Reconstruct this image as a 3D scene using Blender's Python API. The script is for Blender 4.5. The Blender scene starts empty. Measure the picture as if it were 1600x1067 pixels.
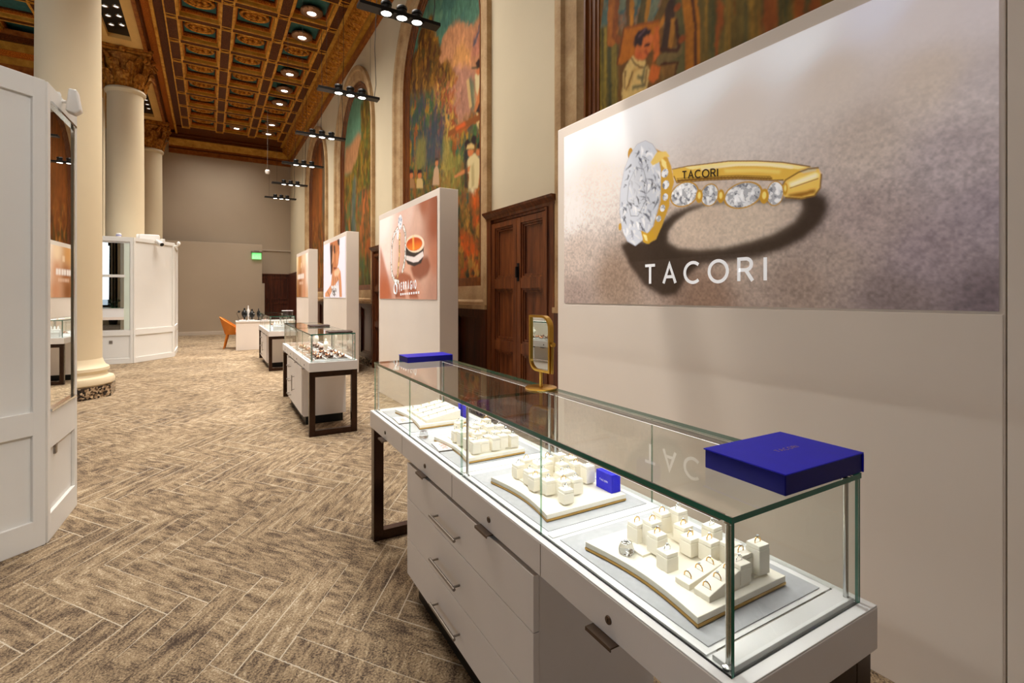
import bpy, bmesh, math, random
import numpy as np
from mathutils import Vector, Matrix

SC = bpy.context.scene
COL = SC.collection
PI = math.pi
R = math.radians

# ------------------------------------------------------------------ camera, world, big lights, exposure
FPX, HORIZON = 780.0, 462.0                    # focal length and horizon row for the 1600 x 1067 frame
YAW = math.atan2(474, FPX)
cam_data = bpy.data.cameras.new('camera')
cam_data.sensor_fit = 'HORIZONTAL'
cam_data.sensor_width = 36.0
cam_data.lens = FPX / 1600 * 36
cam_data.shift_y = -(533.5 - HORIZON) / 1600
cam_data.clip_start, cam_data.clip_end = 0.02, 200
cam = bpy.data.objects.new('camera', cam_data)
cam.location = (0, 0, 1.5)
cam.rotation_euler = (R(90), 0, -YAW)
COL.objects.link(cam)
SC.camera = cam

SC.view_settings.view_transform = 'Standard'
SC.view_settings.look = 'None'
SC.view_settings.gamma = 1.0
SC.view_settings.use_curve_mapping = False
SC.view_settings.exposure = -0.17
SC.cycles.max_bounces = 10
SC.cycles.diffuse_bounces = 5
SC.cycles.glossy_bounces = 5
SC.cycles.transmission_bounces = 6
SC.cycles.transparent_max_bounces = 40
SC.cycles.caustics_reflective = False
SC.cycles.caustics_refractive = False
SC.cycles.sample_clamp_indirect = 4.0
SC.cycles.use_denoising = True

world = bpy.data.worlds.new('daylight')
SC.world = world
world.use_nodes = True
bg = world.node_tree.nodes['Background']
bg.inputs['Color'].default_value = (0.80, 0.90, 1.0, 1)
bg.inputs['Strength'].default_value = 1.0

def lamp(name, kind, loc, aim, power, color, **kw):
    d = bpy.data.lights.new(name, kind)
    d.energy = power
    d.color = color
    for k, v in kw.items():
        setattr(d, k, v)
    o = bpy.data.objects.new(name, d)
    o.location = loc
    o.rotation_euler = (Vector(aim) - Vector(loc)).to_track_quat('-Z', 'Y').to_euler()
    COL.objects.link(o)
    return o

WARM = (1.0, 0.925, 0.835)
DAY = (0.86, 0.93, 1.0)
# daylight through the tall windows of the street front behind the camera and of the left side
for wx, pw in ((-8.3, 60), (-5.6, 70)):
    lamp('window_daylight', 'AREA', (wx, -5.9, 3.6), (wx, 5, 4.2), pw, DAY, shape='RECTANGLE', size=2.2, size_y=4.6)
for wy, pw in ((-2.5, 8), (2.5, 16), (7.5, 200)):
    lamp('side_window_daylight', 'AREA', (-9.4, wy, 3.6), (0, wy + 2.5, 4.2), pw, DAY, shape='RECTANGLE', size=2.6, size_y=4.6)
# added soft fill below the ceiling, one broad unseen lamp per bay
for ly_, pw in ((1.5, 30), (6.5, 260), (11.5, 290), (16.5, 240), (21.0, 100)):
    lamp('ceiling_fill', 'AREA', (0.4, ly_, 7.35), (0.4, ly_, 0), pw, WARM, shape='RECTANGLE', size=2.6, size_y=3.2, spread=R(120))

# ------------------------------------------------------------------ colour and material helpers
def lin(c):
    c = c / 255.0
    return c / 12.92 if c <= 0.04045 else ((c + 0.055) / 1.055) ** 2.4

def rgb(r, g, b):
    return (lin(r), lin(g), lin(b), 1.0)

class NT:
    """small node-tree helper"""
    def __init__(self, name):
        self.m = bpy.data.materials.new(name)
        self.m.use_nodes = True
        self.t = self.m.node_tree
        self.b = self.t.nodes['Principled BSDF']
        self.out = self.t.nodes['Material Output']
    def n(self, kind, **kw):
        x = self.t.nodes.new(kind)
        for k, v in kw.items():
            setattr(x, k, v)
        return x
    def l(self, a, b):
        self.t.links.new(a, b)
    def math(self, op, a, b=None, c=None, clamp=False):
        x = self.n('ShaderNodeMath', operation=op, use_clamp=clamp)
        for i, v in enumerate((a, b, c)):
            if v is None:
                continue
            if isinstance(v, (int, float)):
                x.inputs[i].default_value = v
            else:
                self.l(v, x.inputs[i])
        return x.outputs[0]
    def mix(self, fac, a, b, blend='MIX'):
        x = self.n('ShaderNodeMix', data_type='RGBA', blend_type=blend)
        for sock, v in ((x.inputs['Factor'], fac), (x.inputs['A'], a), (x.inputs['B'], b)):
            if isinstance(v, (int, float)):
                sock.default_value = v
            elif isinstance(v, tuple):
                sock.default_value = v
            else:
                self.l(v, sock)
        return x.outputs['Result']
    def coord(self, kind='Object', scale=None):
        tc = self.n('ShaderNodeTexCoord')
        if scale is None:
            return tc.outputs[kind]
        mp = self.n('ShaderNodeMapping')
        mp.inputs['Scale'].default_value = scale
        self.l(tc.outputs[kind], mp.inputs['Vector'])
        return mp.outputs[0]
    def noise(self, vec, scale, detail=3, rough=0.5):
        x = self.n('ShaderNodeTexNoise')
        x.inputs['Scale'].default_value = scale
        x.inputs['Detail'].default_value = detail
        x.inputs['Roughness'].default_value = rough
        if vec is not None:
            self.l(vec, x.inputs['Vector'])
        return x.outputs['Fac']
    def ramp(self, fac, stops):
        x = self.n('ShaderNodeValToRGB')
        e = x.color_ramp.elements
        while len(e) < len(stops):
            e.new(0.5)
        for i, (p, c) in enumerate(stops):
            e[i].position = p
            e[i].color = c
        self.l(fac, x.inputs['Fac'])
        return x.outputs['Color']
    def bump(self, height, strength=0.3, dist=0.01):
        x = self.n('ShaderNodeBump')
        x.inputs['Strength'].default_value = strength
        x.inputs['Distance'].default_value = dist
        self.l(height, x.inputs['Height'])
        self.l(x.outputs['Normal'], self.b.inputs['Normal'])
    def base(self, v, rough=0.5, metal=0.0, spec=None):
        if isinstance(v, tuple):
            self.b.inputs['Base Color'].default_value = v
        else:
            self.l(v, self.b.inputs['Base Color'])
        self.b.inputs['Roughness'].default_value = rough
        self.b.inputs['Metallic'].default_value = metal
        if spec is not None:
            self.b.inputs['Specular IOR Level'].default_value = spec
        return self

def plain(name, col, rough=0.5, metal=0.0, var=0.04, scale=6.0, spec=None, bump=0.0, bscale=200):
    """a painted or cast surface with a little procedural unevenness"""
    nt = NT(name)
    v = nt.coord()
    f = nt.noise(v, scale, 4)
    a = tuple(min(1, c * (1 - var)) for c in col[:3]) + (1,)
    b = tuple(min(1, c * (1 + var)) for c in col[:3]) + (1,)
    nt.base(nt.ramp(f, [(0.3, a), (0.7, b)]), rough, metal, spec)
    if bump:
        nt.bump(nt.noise(v, bscale, 2), bump, 0.004)
    return nt.m

def emit(name, col, strength):
    nt = NT(name)
    nt.base((0.8, 0.8, 0.8, 1), 0.4)
    nt.b.inputs['Emission Color'].default_value = col
    nt.b.inputs['Emission Strength'].default_value = strength
    return nt.m

def wood(name, dark, mid, light, rough=0.38, axis=(9, 9, 0.7)):
    nt = NT(name)
    v = nt.coord('Object', axis)
    w = nt.noise(v, 2.2, 6, 0.62)
    w2 = nt.noise(v, 11, 3, 0.6)
    f = nt.math('ADD', nt.math('MULTIPLY', w, 0.75), nt.math('MULTIPLY', w2, 0.25))
    nt.base(nt.ramp(f, [(0.30, dark), (0.5, mid), (0.72, light)]), rough)
    nt.b.inputs['Coat Weight'].default_value = 0.25
    nt.b.inputs['Coat Roughness'].default_value = 0.25
    return nt.m

def gilt(name, dark, mid, light, rough=0.45, metal=0.55, scale=14, bump=0.35, spec=0.15):
    nt = NT(name)
    v = nt.coord()
    f = nt.noise(v, scale, 5, 0.65)
    nt.base(nt.ramp(f, [(0.28, dark), (0.5, mid), (0.75, light)]), rough, metal, spec)
    nt.bump(f, bump, 0.02)
    return nt.m

def pane(name, tint, gloss=(1, 1, 1, 1), ior=1.45):
    """clear float glass: see-through, with mirror reflections by Fresnel"""
    nt = NT(name)
    tr = nt.n('ShaderNodeBsdfTransparent')
    tr.inputs['Color'].default_value = tint
    gl = nt.n('ShaderNodeBsdfGlossy')
    gl.inputs['Color'].default_value = gloss
    gl.inputs['Roughness'].default_value = 0.01
    fr = nt.n('ShaderNodeFresnel')
    fr.inputs['IOR'].default_value = ior
    mx = nt.n('ShaderNodeMixShader')
    geo = nt.n('ShaderNodeNewGeometry')
    front = nt.math('SUBTRACT', 1.0, geo.outputs['Backfacing'])
    nt.l(nt.math('MULTIPLY', fr.outputs[0], front), mx.inputs['Fac'])
    nt.l(tr.outputs[0], mx.inputs[1])
    nt.l(gl.outputs[0], mx.inputs[2])
    nt.l(mx.outputs[0], nt.out.inputs['Surface'])
    return nt.m

M = {}
M['white'] = plain('white_laminate', rgb(232, 226, 222), 0.42, var=0.015)
M['white_in'] = plain('white_case_interior', rgb(240, 240, 240), 0.45, var=0.01)
M['panel'] = plain('cream_white_painted_panel', rgb(238, 227, 216), 0.6, var=0.02, scale=1.5)
M['kiosk'] = plain('white_kiosk_paint', rgb(230, 229, 225), 0.45, var=0.015, scale=2)
M['plaster'] = plain('cream_plaster', rgb(214, 200, 170), 0.8, var=0.03, scale=1.2)
M['grey_wall'] = plain('taupe_painted_wall', rgb(184, 168, 148), 0.8, var=0.03, scale=0.8)
M['column'] = plain('cream_column_paint', rgb(222, 206, 174), 0.6, var=0.02, scale=1.5)
M['bronze'] = plain('dark_bronze_tube', rgb(62, 44, 34), 0.22, 0.75, var=0.25, scale=5)
M['steel'] = plain('brushed_steel', rgb(150, 142, 134), 0.33, 0.9, var=0.05, scale=30)
M['chrome'] = plain('chrome', rgb(215, 218, 218), 0.15, 1.0, var=0.02)
M['bronze_pull'] = plain('bronze_pull', rgb(96, 80, 68), 0.35, 0.8, var=0.08)
M['black'] = plain('black_metal', rgb(13, 13, 14), 0.4, 0.2, var=0.1)
M['gap_shade'] = plain('painted_gap_shade', rgb(12, 11, 10), 0.8, var=0.1)
M['felt'] = plain('grey_felt', rgb(186, 188, 192), 0.95, var=0.05, scale=60, bump=0.3, bscale=900)
M['cream'] = plain('cream_leatherette', rgb(243, 237, 222), 0.55, var=0.02, scale=20, bump=0.08, bscale=700)
M['brass'] = plain('brass_strip', rgb(190, 150, 80), 0.32, 0.85, var=0.06, scale=20)
M['gold'] = plain('polished_gold', rgb(226, 178, 84), 0.14, 1.0, var=0.03)
M['stone'] = plain('clear_stone', rgb(235, 240, 245), 0.05, 0.35, var=0.1, scale=900)
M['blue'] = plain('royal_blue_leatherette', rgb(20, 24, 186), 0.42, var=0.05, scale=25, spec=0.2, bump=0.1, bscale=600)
M['blue_shaded'] = plain('royal_blue_shaded_side', rgb(10, 10, 118), 0.45, var=0.05, scale=25, spec=0.2)  # the lid's blue with the shade of the box sides painted in
M['letter_gold'] = plain('gold_foil', rgb(196, 160, 130), 0.3, 0.6, var=0.02)
M['letter_white'] = plain('white_print', rgb(245, 243, 242), 0.5, var=0.01)
M['letter_lit'] = emit('backlit_white_letter', (0.9, 0.9, 0.92, 1), 0.45)
M['letter_dark'] = plain('dark_print', rgb(70, 48, 12), 0.5, var=0.01)
M['letter_cream'] = plain('blind_stamp', rgb(214, 206, 190), 0.6, var=0.01)
M['mirror'] = plain('mirror_glass', rgb(225, 228, 226), 0.01, 1.0, var=0.0)
M['glass'] = pane('display_glass', (0.972, 0.988, 0.978, 1))
M['glass_joint'] = pane('polished_glass_joint', (0.55, 0.68, 0.62, 1))
M['glass_edge'] = NT('green_glass_edge').base(rgb(18, 104, 84), 0.08).m
M['wood'] = wood('dark_walnut', rgb(48, 18, 5), rgb(100, 50, 20), rgb(142, 80, 36))
M['wood_dark'] = wood('aged_dark_walnut', rgb(34, 11, 5), rgb(80, 32, 13), rgb(116, 52, 22))
M['frame_wood'] = wood('mural_frame_wood', rgb(66, 30, 8), rgb(112, 60, 20), rgb(150, 92, 36))
M['orange'] = plain('amber_velvet', rgb(196, 112, 20), 0.6, var=0.12, scale=12)
M['lens'] = emit('lit_lamp_lens', (1, 0.93, 0.82, 1), 9.0)
M['exit'] = emit('green_exit_light', (0.0, 1.0, 0.16, 1), 1.0)
M['exit_letter'] = emit('green_exit_letter', (0.12, 1.0, 0.28, 1), 1.0)
M['plastic'] = plain('white_plastic', rgb(238, 236, 232), 0.4, var=0.01)
M['acrylic'] = pane('clear_acrylic', (0.93, 0.95, 0.97, 1))
M['baseboard'] = plain('taupe_baseboard', rgb(206, 194, 180), 0.6, var=0.02)

def stone_mat():
    nt = NT('warm_sandstone')
    v = nt.coord()
    f = nt.noise(v, 3.0, 6, 0.6)
    g = nt.noise(v, 40, 3)
    f2 = nt.math('ADD', nt.math('MULTIPLY', f, 0.8), nt.math('MULTIPLY', g, 0.2))
    nt.base(nt.ramp(f2, [(0.3, rgb(152, 118, 78)), (0.5, rgb(184, 150, 106)), (0.72, rgb(206, 178, 136))]), 0.75)
    nt.bump(g, 0.15, 0.005)
    return nt.m
M['sandstone'] = stone_mat()

def marble_mat():
    nt = NT('dark_breccia_marble')
    v = nt.coord()
    vo = nt.n('ShaderNodeTexVoronoi')
    vo.inputs['Scale'].default_value = 34
    nt.l(v, vo.inputs['Vector'])
    sep = nt.n('ShaderNodeSeparateColor')
    nt.l(vo.outputs['Color'], sep.inputs[0])
    c = nt.ramp(sep.outputs[0], [(0.0, rgb(16, 12, 12)), (0.42, rgb(38, 28, 26)), (0.52, rgb(110, 84, 60)), (0.95, rgb(196, 172, 140))])
    nt.base(c, 0.18)
    return nt.m
M['marble'] = marble_mat()

def carpet_mat():
    """plank carpet laid in a skewed herringbone, streaked along each plank, pale stitched seams"""
    nt = NT('herringbone_plank_carpet')
    geo = nt.coord('Object')
    sep = nt.n('ShaderNodeSeparateXYZ')
    nt.l(geo, sep.inputs[0])
    W, N = 0.145, 5
    ca, sa = math.cos(R(55)), math.sin(R(55))
    xs = nt.math('DIVIDE', sep.outputs[0], 2 * ca * W)
    ys = nt.math('DIVIDE', sep.outputs[1], 2 * sa * W)
    wob = nt.math('MULTIPLY', nt.math('SUBTRACT', nt.noise(geo, 60, 2), 0.5), 0.05)
    a = nt.math('ADD', nt.math('ADD', xs, ys), wob)
    b = nt.math('ADD', nt.math('SUBTRACT', xs, ys), wob)
    i = nt.math('FLOOR', a)
    j = nt.math('FLOOR', b)
    m = nt.math('FLOORED_MODULO', nt.math('SUBTRACT', i, j), 2 * N)
    isv = nt.math('GREATER_THAN', m, N - 0.5)
    ish = nt.math('SUBTRACT', 1.0, isv)
    fa = nt.math('SUBTRACT', a, i)
    fb = nt.math('SUBTRACT', b, j)
    uh = nt.math('ADD', fa, m)
    uv = nt.math('ADD', fb, nt.math('SUBTRACT', 2 * N - 1, m))
    def sel(h, v):
        return nt.math('ADD', nt.math('MULTIPLY', h, ish), nt.math('MULTIPLY', v, isv))
    u = sel(uh, uv)
    v = sel(fb, fa)
    idx = sel(nt.math('SUBTRACT', i, m), i)
    idy = sel(j, nt.math('SUBTRACT', j, nt.math('SUBTRACT', 2 * N - 1, m)))
    idv = nt.n('ShaderNodeCombineXYZ')
    nt.l(idx, idv.inputs[0]); nt.l(idy, idv.inputs[1]); nt.l(isv, idv.inputs[2])
    wn = nt.n('ShaderNodeTexWhiteNoise', noise_dimensions='3D')
    nt.l(idv.outputs[0], wn.inputs['Vector'])
    rnd = wn.outputs['Value']
    sepc = nt.n('ShaderNodeSeparateColor')
    nt.l(wn.outputs['Color'], sepc.inputs[0])
    wn2 = sepc.outputs[1]
    # streaks
    sv = nt.n('ShaderNodeCombineXYZ')
    flip = nt.math('GREATER_THAN', wn2, 0.62)
    keepd = nt.math('SUBTRACT', 1.0, flip)
    su = nt.math('ADD', nt.math('MULTIPLY', u, keepd), nt.math('MULTIPLY', nt.math('ADD', v, nt.math('MULTIPLY', u, 0.25)), flip))
    sw = nt.math('ADD', nt.math('MULTIPLY', v, keepd), nt.math('MULTIPLY', u, flip))
    nt.l(nt.math('MULTIPLY', su, 1.2), sv.inputs[0])
    nt.l(nt.math('MULTIPLY', sw, 4.6), sv.inputs[1])
    nt.l(nt.math('MULTIPLY', rnd, 60), sv.inputs[2])
    streak = nt.noise(sv.outputs[0], 1.0, 5, 0.62)
    grain = nt.noise(geo, 110, 4, 0.8)
    big = nt.noise(geo, 1.1, 2)
    s1 = nt.math('ADD', nt.math('MULTIPLY', nt.math('SUBTRACT', streak, 0.06), 0.85), nt.math('MULTIPLY', rnd, 0.05))
    s2 = nt.math('ADD', s1, nt.math('MULTIPLY', nt.math('SUBTRACT', grain, 0.5), 1.5))
    s3 = nt.math('ADD', s2, nt.math('ADD', nt.math('MULTIPLY', nt.math('SUBTRACT', big, 0.5), 0.25), nt.math('MULTIPLY', nt.math('SUBTRACT', nt.noise(geo, 7.5, 3), 0.5), 0.32)))
    col = nt.ramp(s3, [(0.15, rgb(72, 60, 52)), (0.30, rgb(106, 91, 76)), (0.385, rgb(146, 126, 101)), (0.56, rgb(169, 148, 119)), (0.72, rgb(218, 204, 180))])
    # seams
    e1 = nt.math('MINIMUM', nt.math('MINIMUM', u, nt.math('SUBTRACT', float(N), u)), nt.math('MINIMUM', v, nt.math('SUBTRACT', 1.0, v)))
    e2 = nt.math('ADD', e1, nt.math('MULTIPLY', nt.math('SUBTRACT', grain, 0.5), 0.10))
    line = nt.math('LESS_THAN', e2, 0.020)
    keep = nt.math('GREATER_THAN', nt.math('ADD', nt.math('ADD', nt.noise(geo, 1.3, 1), nt.math('MULTIPLY', grain, 0.25)), nt.math('MULTIPLY', nt.math('SUBTRACT', sepc.outputs[2], 0.5), 0.35)), 0.60)
    col2 = nt.mix(nt.math('MULTIPLY', nt.math('MULTIPLY', line, keep), 0.72), col, rgb(220, 210, 190))
    nt.base(col2, 0.95, spec=0.1)
    nt.bump(grain, 0.5, 0.01)
    return nt.m
M['carpet'] = carpet_mat()

def print_mat(name, rough=0.5, glow=0.0):
    nt = NT(name)
    at = nt.n('ShaderNodeAttribute', attribute_name='print')
    nt.base(at.outputs['Color'], rough)
    if glow:
        nt.l(at.outputs['Color'], nt.b.inputs['Emission Color'])
        nt.b.inputs['Emission Strength'].default_value = glow
    return nt.m
M['print'] = print_mat('backlit_printed_fabric', 0.6, 0.42)
M['oil'] = print_mat('oil_paint', 0.6)
M['oil'].node_tree.nodes['Principled BSDF'].inputs['Specular IOR Level'].default_value = 0.15

# ------------------------------------------------------------------ mesh helpers
class MB:
    def __init__(self):
        self.v, self.f, self.mi = [], [], []
        self.m = 0
    def add(self, verts, faces):
        o = len(self.v)
        self.v += [tuple(p) for p in verts]
        self.f += [tuple(o + i for i in f) for f in faces]
        self.mi += [self.m] * len(faces)
        return self
    def box(self, x0, x1, y0, y1, z0, z1):
        if x0 > x1: x0, x1 = x1, x0
        if y0 > y1: y0, y1 = y1, y0
        if z0 > z1: z0, z1 = z1, z0
        v = [(x0, y0, z0), (x1, y0, z0), (x1, y1, z0), (x0, y1, z0), (x0, y0, z1), (x1, y0, z1), (x1, y1, z1), (x0, y1, z1)]
        return self.add(v, [(0, 3, 2, 1), (4, 5, 6, 7), (0, 1, 5, 4), (1, 2, 6, 5), (2, 3, 7, 6), (3, 0, 4, 7)])
    def prism(self, pts, z0, z1):
        """upright prism over a counter-clockwise outline"""
        n = len(pts)
        v = [(x, y, z0) for x, y in pts] + [(x, y, z1) for x, y in pts]
        f = [tuple(range(n - 1, -1, -1)), tuple(range(n, 2 * n))]
        f += [(i, (i + 1) % n, n + (i + 1) % n, n + i) for i in range(n)]
        return self.add(v, f)
    def prism_x(self, pts, x0, x1):
        """outline in (y, z) pushed along x"""
        n = len(pts)
        v = [(x0, y, z) for y, z in pts] + [(x1, y, z) for y, z in pts]
        f = [tuple(range(n - 1, -1, -1)), tuple(range(n, 2 * n))]
        f += [(i, (i + 1) % n, n + (i + 1) % n, n + i) for i in range(n)]
        return self.add(v, f)
    def prism_y(self, pts, y0, y1):
        n = len(pts)
        v = [(x, y0, z) for x, z in pts] + [(x, y1, z) for x, z in pts]
        f = [tuple(range(n)), tuple(range(2 * n - 1, n - 1, -1))]
        f += [(i, n + i, n + (i + 1) % n, (i + 1) % n) for i in range(n)]
        return self.add(v, f)
    def lathe(self, prof, c=(0, 0, 0), seg=24, axis='z', a0=0.0, a1=2 * PI, caps=True):
        full = abs(a1 - a0 - 2 * PI) < 1e-6
        k = seg if full else seg + 1
        v = []
        for r, z in prof:
            for s in range(k):
                t = a0 + (a1 - a0) * s / seg
                p = (r * math.cos(t), r * math.sin(t), z)
                if axis == 'x': p = (p[2], p[0], p[1])
                if axis == 'y': p = (p[0], p[2], p[1])
                v.append((p[0] + c[0], p[1] + c[1], p[2] + c[2]))
        f = []
        for i in range(len(prof) - 1):
            for s in range(seg):
                s2 = (s + 1) % k
                q = (i * k + s, i * k + s2, (i + 1) * k + s2, (i + 1) * k + s)
                f.append(q if axis != 'y' else q[::-1])
        if full and caps:
            for i, flip in ((0, True), (len(prof) - 1, False)):
                if prof[i][0] > 1e-6:
                    ring = tuple(i * k + s for s in range(k))
                    if (flip) != (axis == 'y'): ring = ring[::-1]
                    f.append(ring)
        return self.add(v, f)
    def tube(self, path, r, seg=10, closed=False, caps=True):
        P = [Vector(p) for p in path]
        n = len(P)
        rr = r if isinstance(r, (list, tuple)) else [r] * n
        v = []
        up = None
        for i in range(n):
            if closed:
                d = P[(i + 1) % n] - P[i - 1]
            else:
                d = P[min(i + 1, n - 1)] - P[max(i - 1, 0)]
            d.normalize()
            if up is None:
                up = Vector((0, 0, 1)) if abs(d.z) < 0.9 else Vector((1, 0, 0))
            s = d.cross(up)
            s.normalize()
            up = s.cross(d)
            up.normalize()
            for k in range(seg):
                t = 2 * PI * k / seg
                v.append(P[i] + (s * math.cos(t) + up * math.sin(t)) * rr[i])
        f = []
        m = n if closed else n - 1
        for i in range(m):
            i2 = (i + 1) % n
            for k in range(seg):
                k2 = (k + 1) % seg
                f.append((i * seg + k, i * seg + k2, i2 * seg + k2, i2 * seg + k))
        if not closed and caps:
            f.append(tuple(range(seg - 1, -1, -1)))
            f.append(tuple((n - 1) * seg + k for k in range(seg)))
        return self.add(v, f)
    def ball(self, c, rx, ry=None, rz=None, seg=16, rings=10):
        ry = ry or rx; rz = rz or rx
        v, f = [(c[0], c[1], c[2] - rz)], []
        for i in range(1, rings):
            t = -PI / 2 + PI * i / rings
            for s in range(seg):
                a = 2 * PI * s / seg
                v.append((c[0] + rx * math.cos(t) * math.cos(a), c[1] + ry * math.cos(t) * math.sin(a), c[2] + rz * math.sin(t)))
        v.append((c[0], c[1], c[2] + rz))
        for s in range(seg):
            f.append((0, 1 + (s + 1) % seg, 1 + s))
            for i in range(rings - 2):
                a, b = 1 + i * seg, 1 + (i + 1) * seg
                f.append((a + s, a + (s + 1) % seg, b + (s + 1) % seg, b + s))
            b = 1 + (rings - 2) * seg
            f.append((b + s, b + (s + 1) % seg, len(v) - 1))
        return self.add(v, f)
    def build(self, name, mats, parent=None, smooth=False, bevel=0.0, bseg=2):
        me = bpy.data.meshes.new(name)
        me.from_pydata(self.v, [], self.f)
        if not isinstance(mats, (list, tuple)):
            mats = [mats]
        for x in mats:
            me.materials.append(x)
        if len(mats) > 1:
            me.polygons.foreach_set('material_index', self.mi)
        me.update()
        if smooth:
            me.polygons.foreach_set('use_smooth', [True] * len(me.polygons))
            try:
                me.set_sharp_from_angle(angle=R(38))
            except Exception:
                pass
        o = bpy.data.objects.new(name, me)
        COL.objects.link(o)
        if parent is not None:
            o.parent = parent
        if bevel:
            b = o.modifiers.new('rounded', 'BEVEL')
            b.width = bevel
            b.segments = bseg
            b.limit_method = 'ANGLE'
            b.angle_limit = R(40)
        return o

def tag(o, label=None, cat=None, group=None, kind=None):
    if label: o['label'] = label
    if cat: o['category'] = cat
    if group: o['group'] = group
    if kind: o['kind'] = kind
    return o

def thing(name, label, cat, loc=(0, 0, 0), rz=0.0, group=None, kind=None):
    o = bpy.data.objects.new(name, None)
    o.empty_display_size = 0.05
    o.location = loc
    o.rotation_euler = (0, 0, rz)
    COL.objects.link(o)
    return tag(o, label, cat, group, kind)

def kids(o):
    return [c for c in bpy.data.objects if c.parent is o]

def dup(o, loc=None, rz=None, label=None, group=None, parent=None):
    """copy a thing, its parts and their sub-parts (mesh data shared)"""
    c = o.copy()
    COL.objects.link(c)
    if parent is not None:
        c.parent = parent
    if loc is not None: c.location = loc
    if rz is not None: c.rotation_euler = (0, 0, rz)
    if label: c['label'] = label
    if group: c['group'] = group
    for ch in CHILD.get(o.name, kids(o)):
        dup(ch, parent=c)
    return c
CHILD = {}

# strokes of thin sans capitals in a 1 x 1 box: (width, list of polylines)
def arc(cx, cy, rx, ry, a0, a1, n=20):
    return [(cx + rx * math.cos(R(a0 + (a1 - a0) * i / n)), cy + ry * math.sin(R(a0 + (a1 - a0) * i / n))) for i in range(n + 1)]
GLYPH = {
    'T': (0.72, [[(0, 1), (0.72, 1)], [(0.36, 1), (0.36, 0)]]),
    'A': (0.80, [[(0, 0), (0.40, 1), (0.80, 0)], [(0.14, 0.34), (0.66, 0.34)]]),
    'C': (0.86, [arc(0.5, 0.5, 0.5, 0.5, 48, 312)]),
    'O': (1.00, [arc(0.5, 0.5, 0.5, 0.5, 0, 360, 32)]),
    'R': (0.68, [[(0, 0), (0, 1), (0.36, 1)] + arc(0.36, 0.75, 0.26, 0.25, 90, -90, 12) + [(0, 0.5)], [(0.34, 0.5), (0.68, 0)]]),
    'I': (0.0, [[(0, 0), (0, 1)]]),
    'V': (0.80, [[(0, 1), (0.40, 0), (0.80, 1)]]),
    'E': (0.56, [[(0.56, 1), (0, 1), (0, 0), (0.56, 0)], [(0, 0.52), (0.48, 0.52)]]),
    'G': (0.92, [arc(0.5, 0.5, 0.5, 0.5, 48, 350) + [(0.99, 0.45), (0.55, 0.45)]]),
    'X': (0.70, [[(0, 0), (0.70, 1)], [(0, 1), (0.70, 0)]]),
}
def lettering(text, height, stroke, gap, place, thick=0.0012):
    """flat ribbons for a word; place(u, w, t) -> point, u along the word, w upward, t off the surface; returns mesh builder and length"""
    mb = MB()
    x = 0.0
    for ch in text:
        w, lines = GLYPH[ch]
        si = 0
        for pl in lines:
            pts = [Vector((x + px * height, py * height)) for px, py in pl]
            pts = [q for i, q in enumerate(pts) if i == 0 or (q - pts[i - 1]).length > 1e-6]
            n = len(pts)
            closed = n > 3 and (pts[0] - pts[-1]).length < 1e-6
            lf, rt = [], []
            for i in range(n):
                d0 = (pts[i] - pts[i - 1]) if i > 0 else (pts[0] - pts[-2] if closed else pts[1] - pts[0])
                d1 = (pts[i + 1] - pts[i]) if i < n - 1 else (pts[1] - pts[0] if closed else pts[-1] - pts[-2])
                d0.normalize(); d1.normalize()
                m = d0 + d1
                m = m.normalized() if m.length > 1e-6 else d1
                k = stroke / 2 / max(0.45, m.dot(d1))
                nn = Vector((-m.y, m.x)) * k
                lf.append(pts[i] + nn); rt.append(pts[i] - nn)
            th = thick * (1 + 0.15 * si); si += 1
            v = [place(p.x, p.y, th) for p in lf] + [place(p.x, p.y, th) for p in rt] + [place(p.x, p.y, 0.0) for p in lf] + [place(p.x, p.y, 0.0) for p in rt]
            f = []
            for i in range(n - 1):
                f += [(i, n + i, n + i + 1, i + 1), (i, i + 1, 2 * n + i + 1, 2 * n + i), (n + i, 3 * n + i, 3 * n + i + 1, n + i + 1)]
            mb.add(v, f)
        x += w * height + gap
    return mb, x - gap

# where a pixel of the frame falls on a known upright plane x = const (used to read flat prints and paintings)
_c, _s = math.cos(YAW), math.sin(YAW)
def on_x(u, v, x):
    dx = _s + (u - 800) / FPX * _c
    dy = _c - (u - 800) / FPX * _s
    dz = -(v - HORIZON) / FPX
    t = x / dx
    return dy * t, 1.5 + dz * t

# ================================================================== THE SETTING
XW, YB, ZC = 3.0, 23.2, 7.1      # right wall plane, back wall plane, underside of the cornice
def struct(name, mb, m, parent=None, **kw):
    o = mb.build(name, m, parent, **kw)
    if parent is None:
        o['kind'] = 'structure'
    return o

mb = MB(); mb.box(-9.6, 3.6, -6.2, 23.6, -0.10, 0.0)
struct('floor', mb, M['carpet'])

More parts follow.
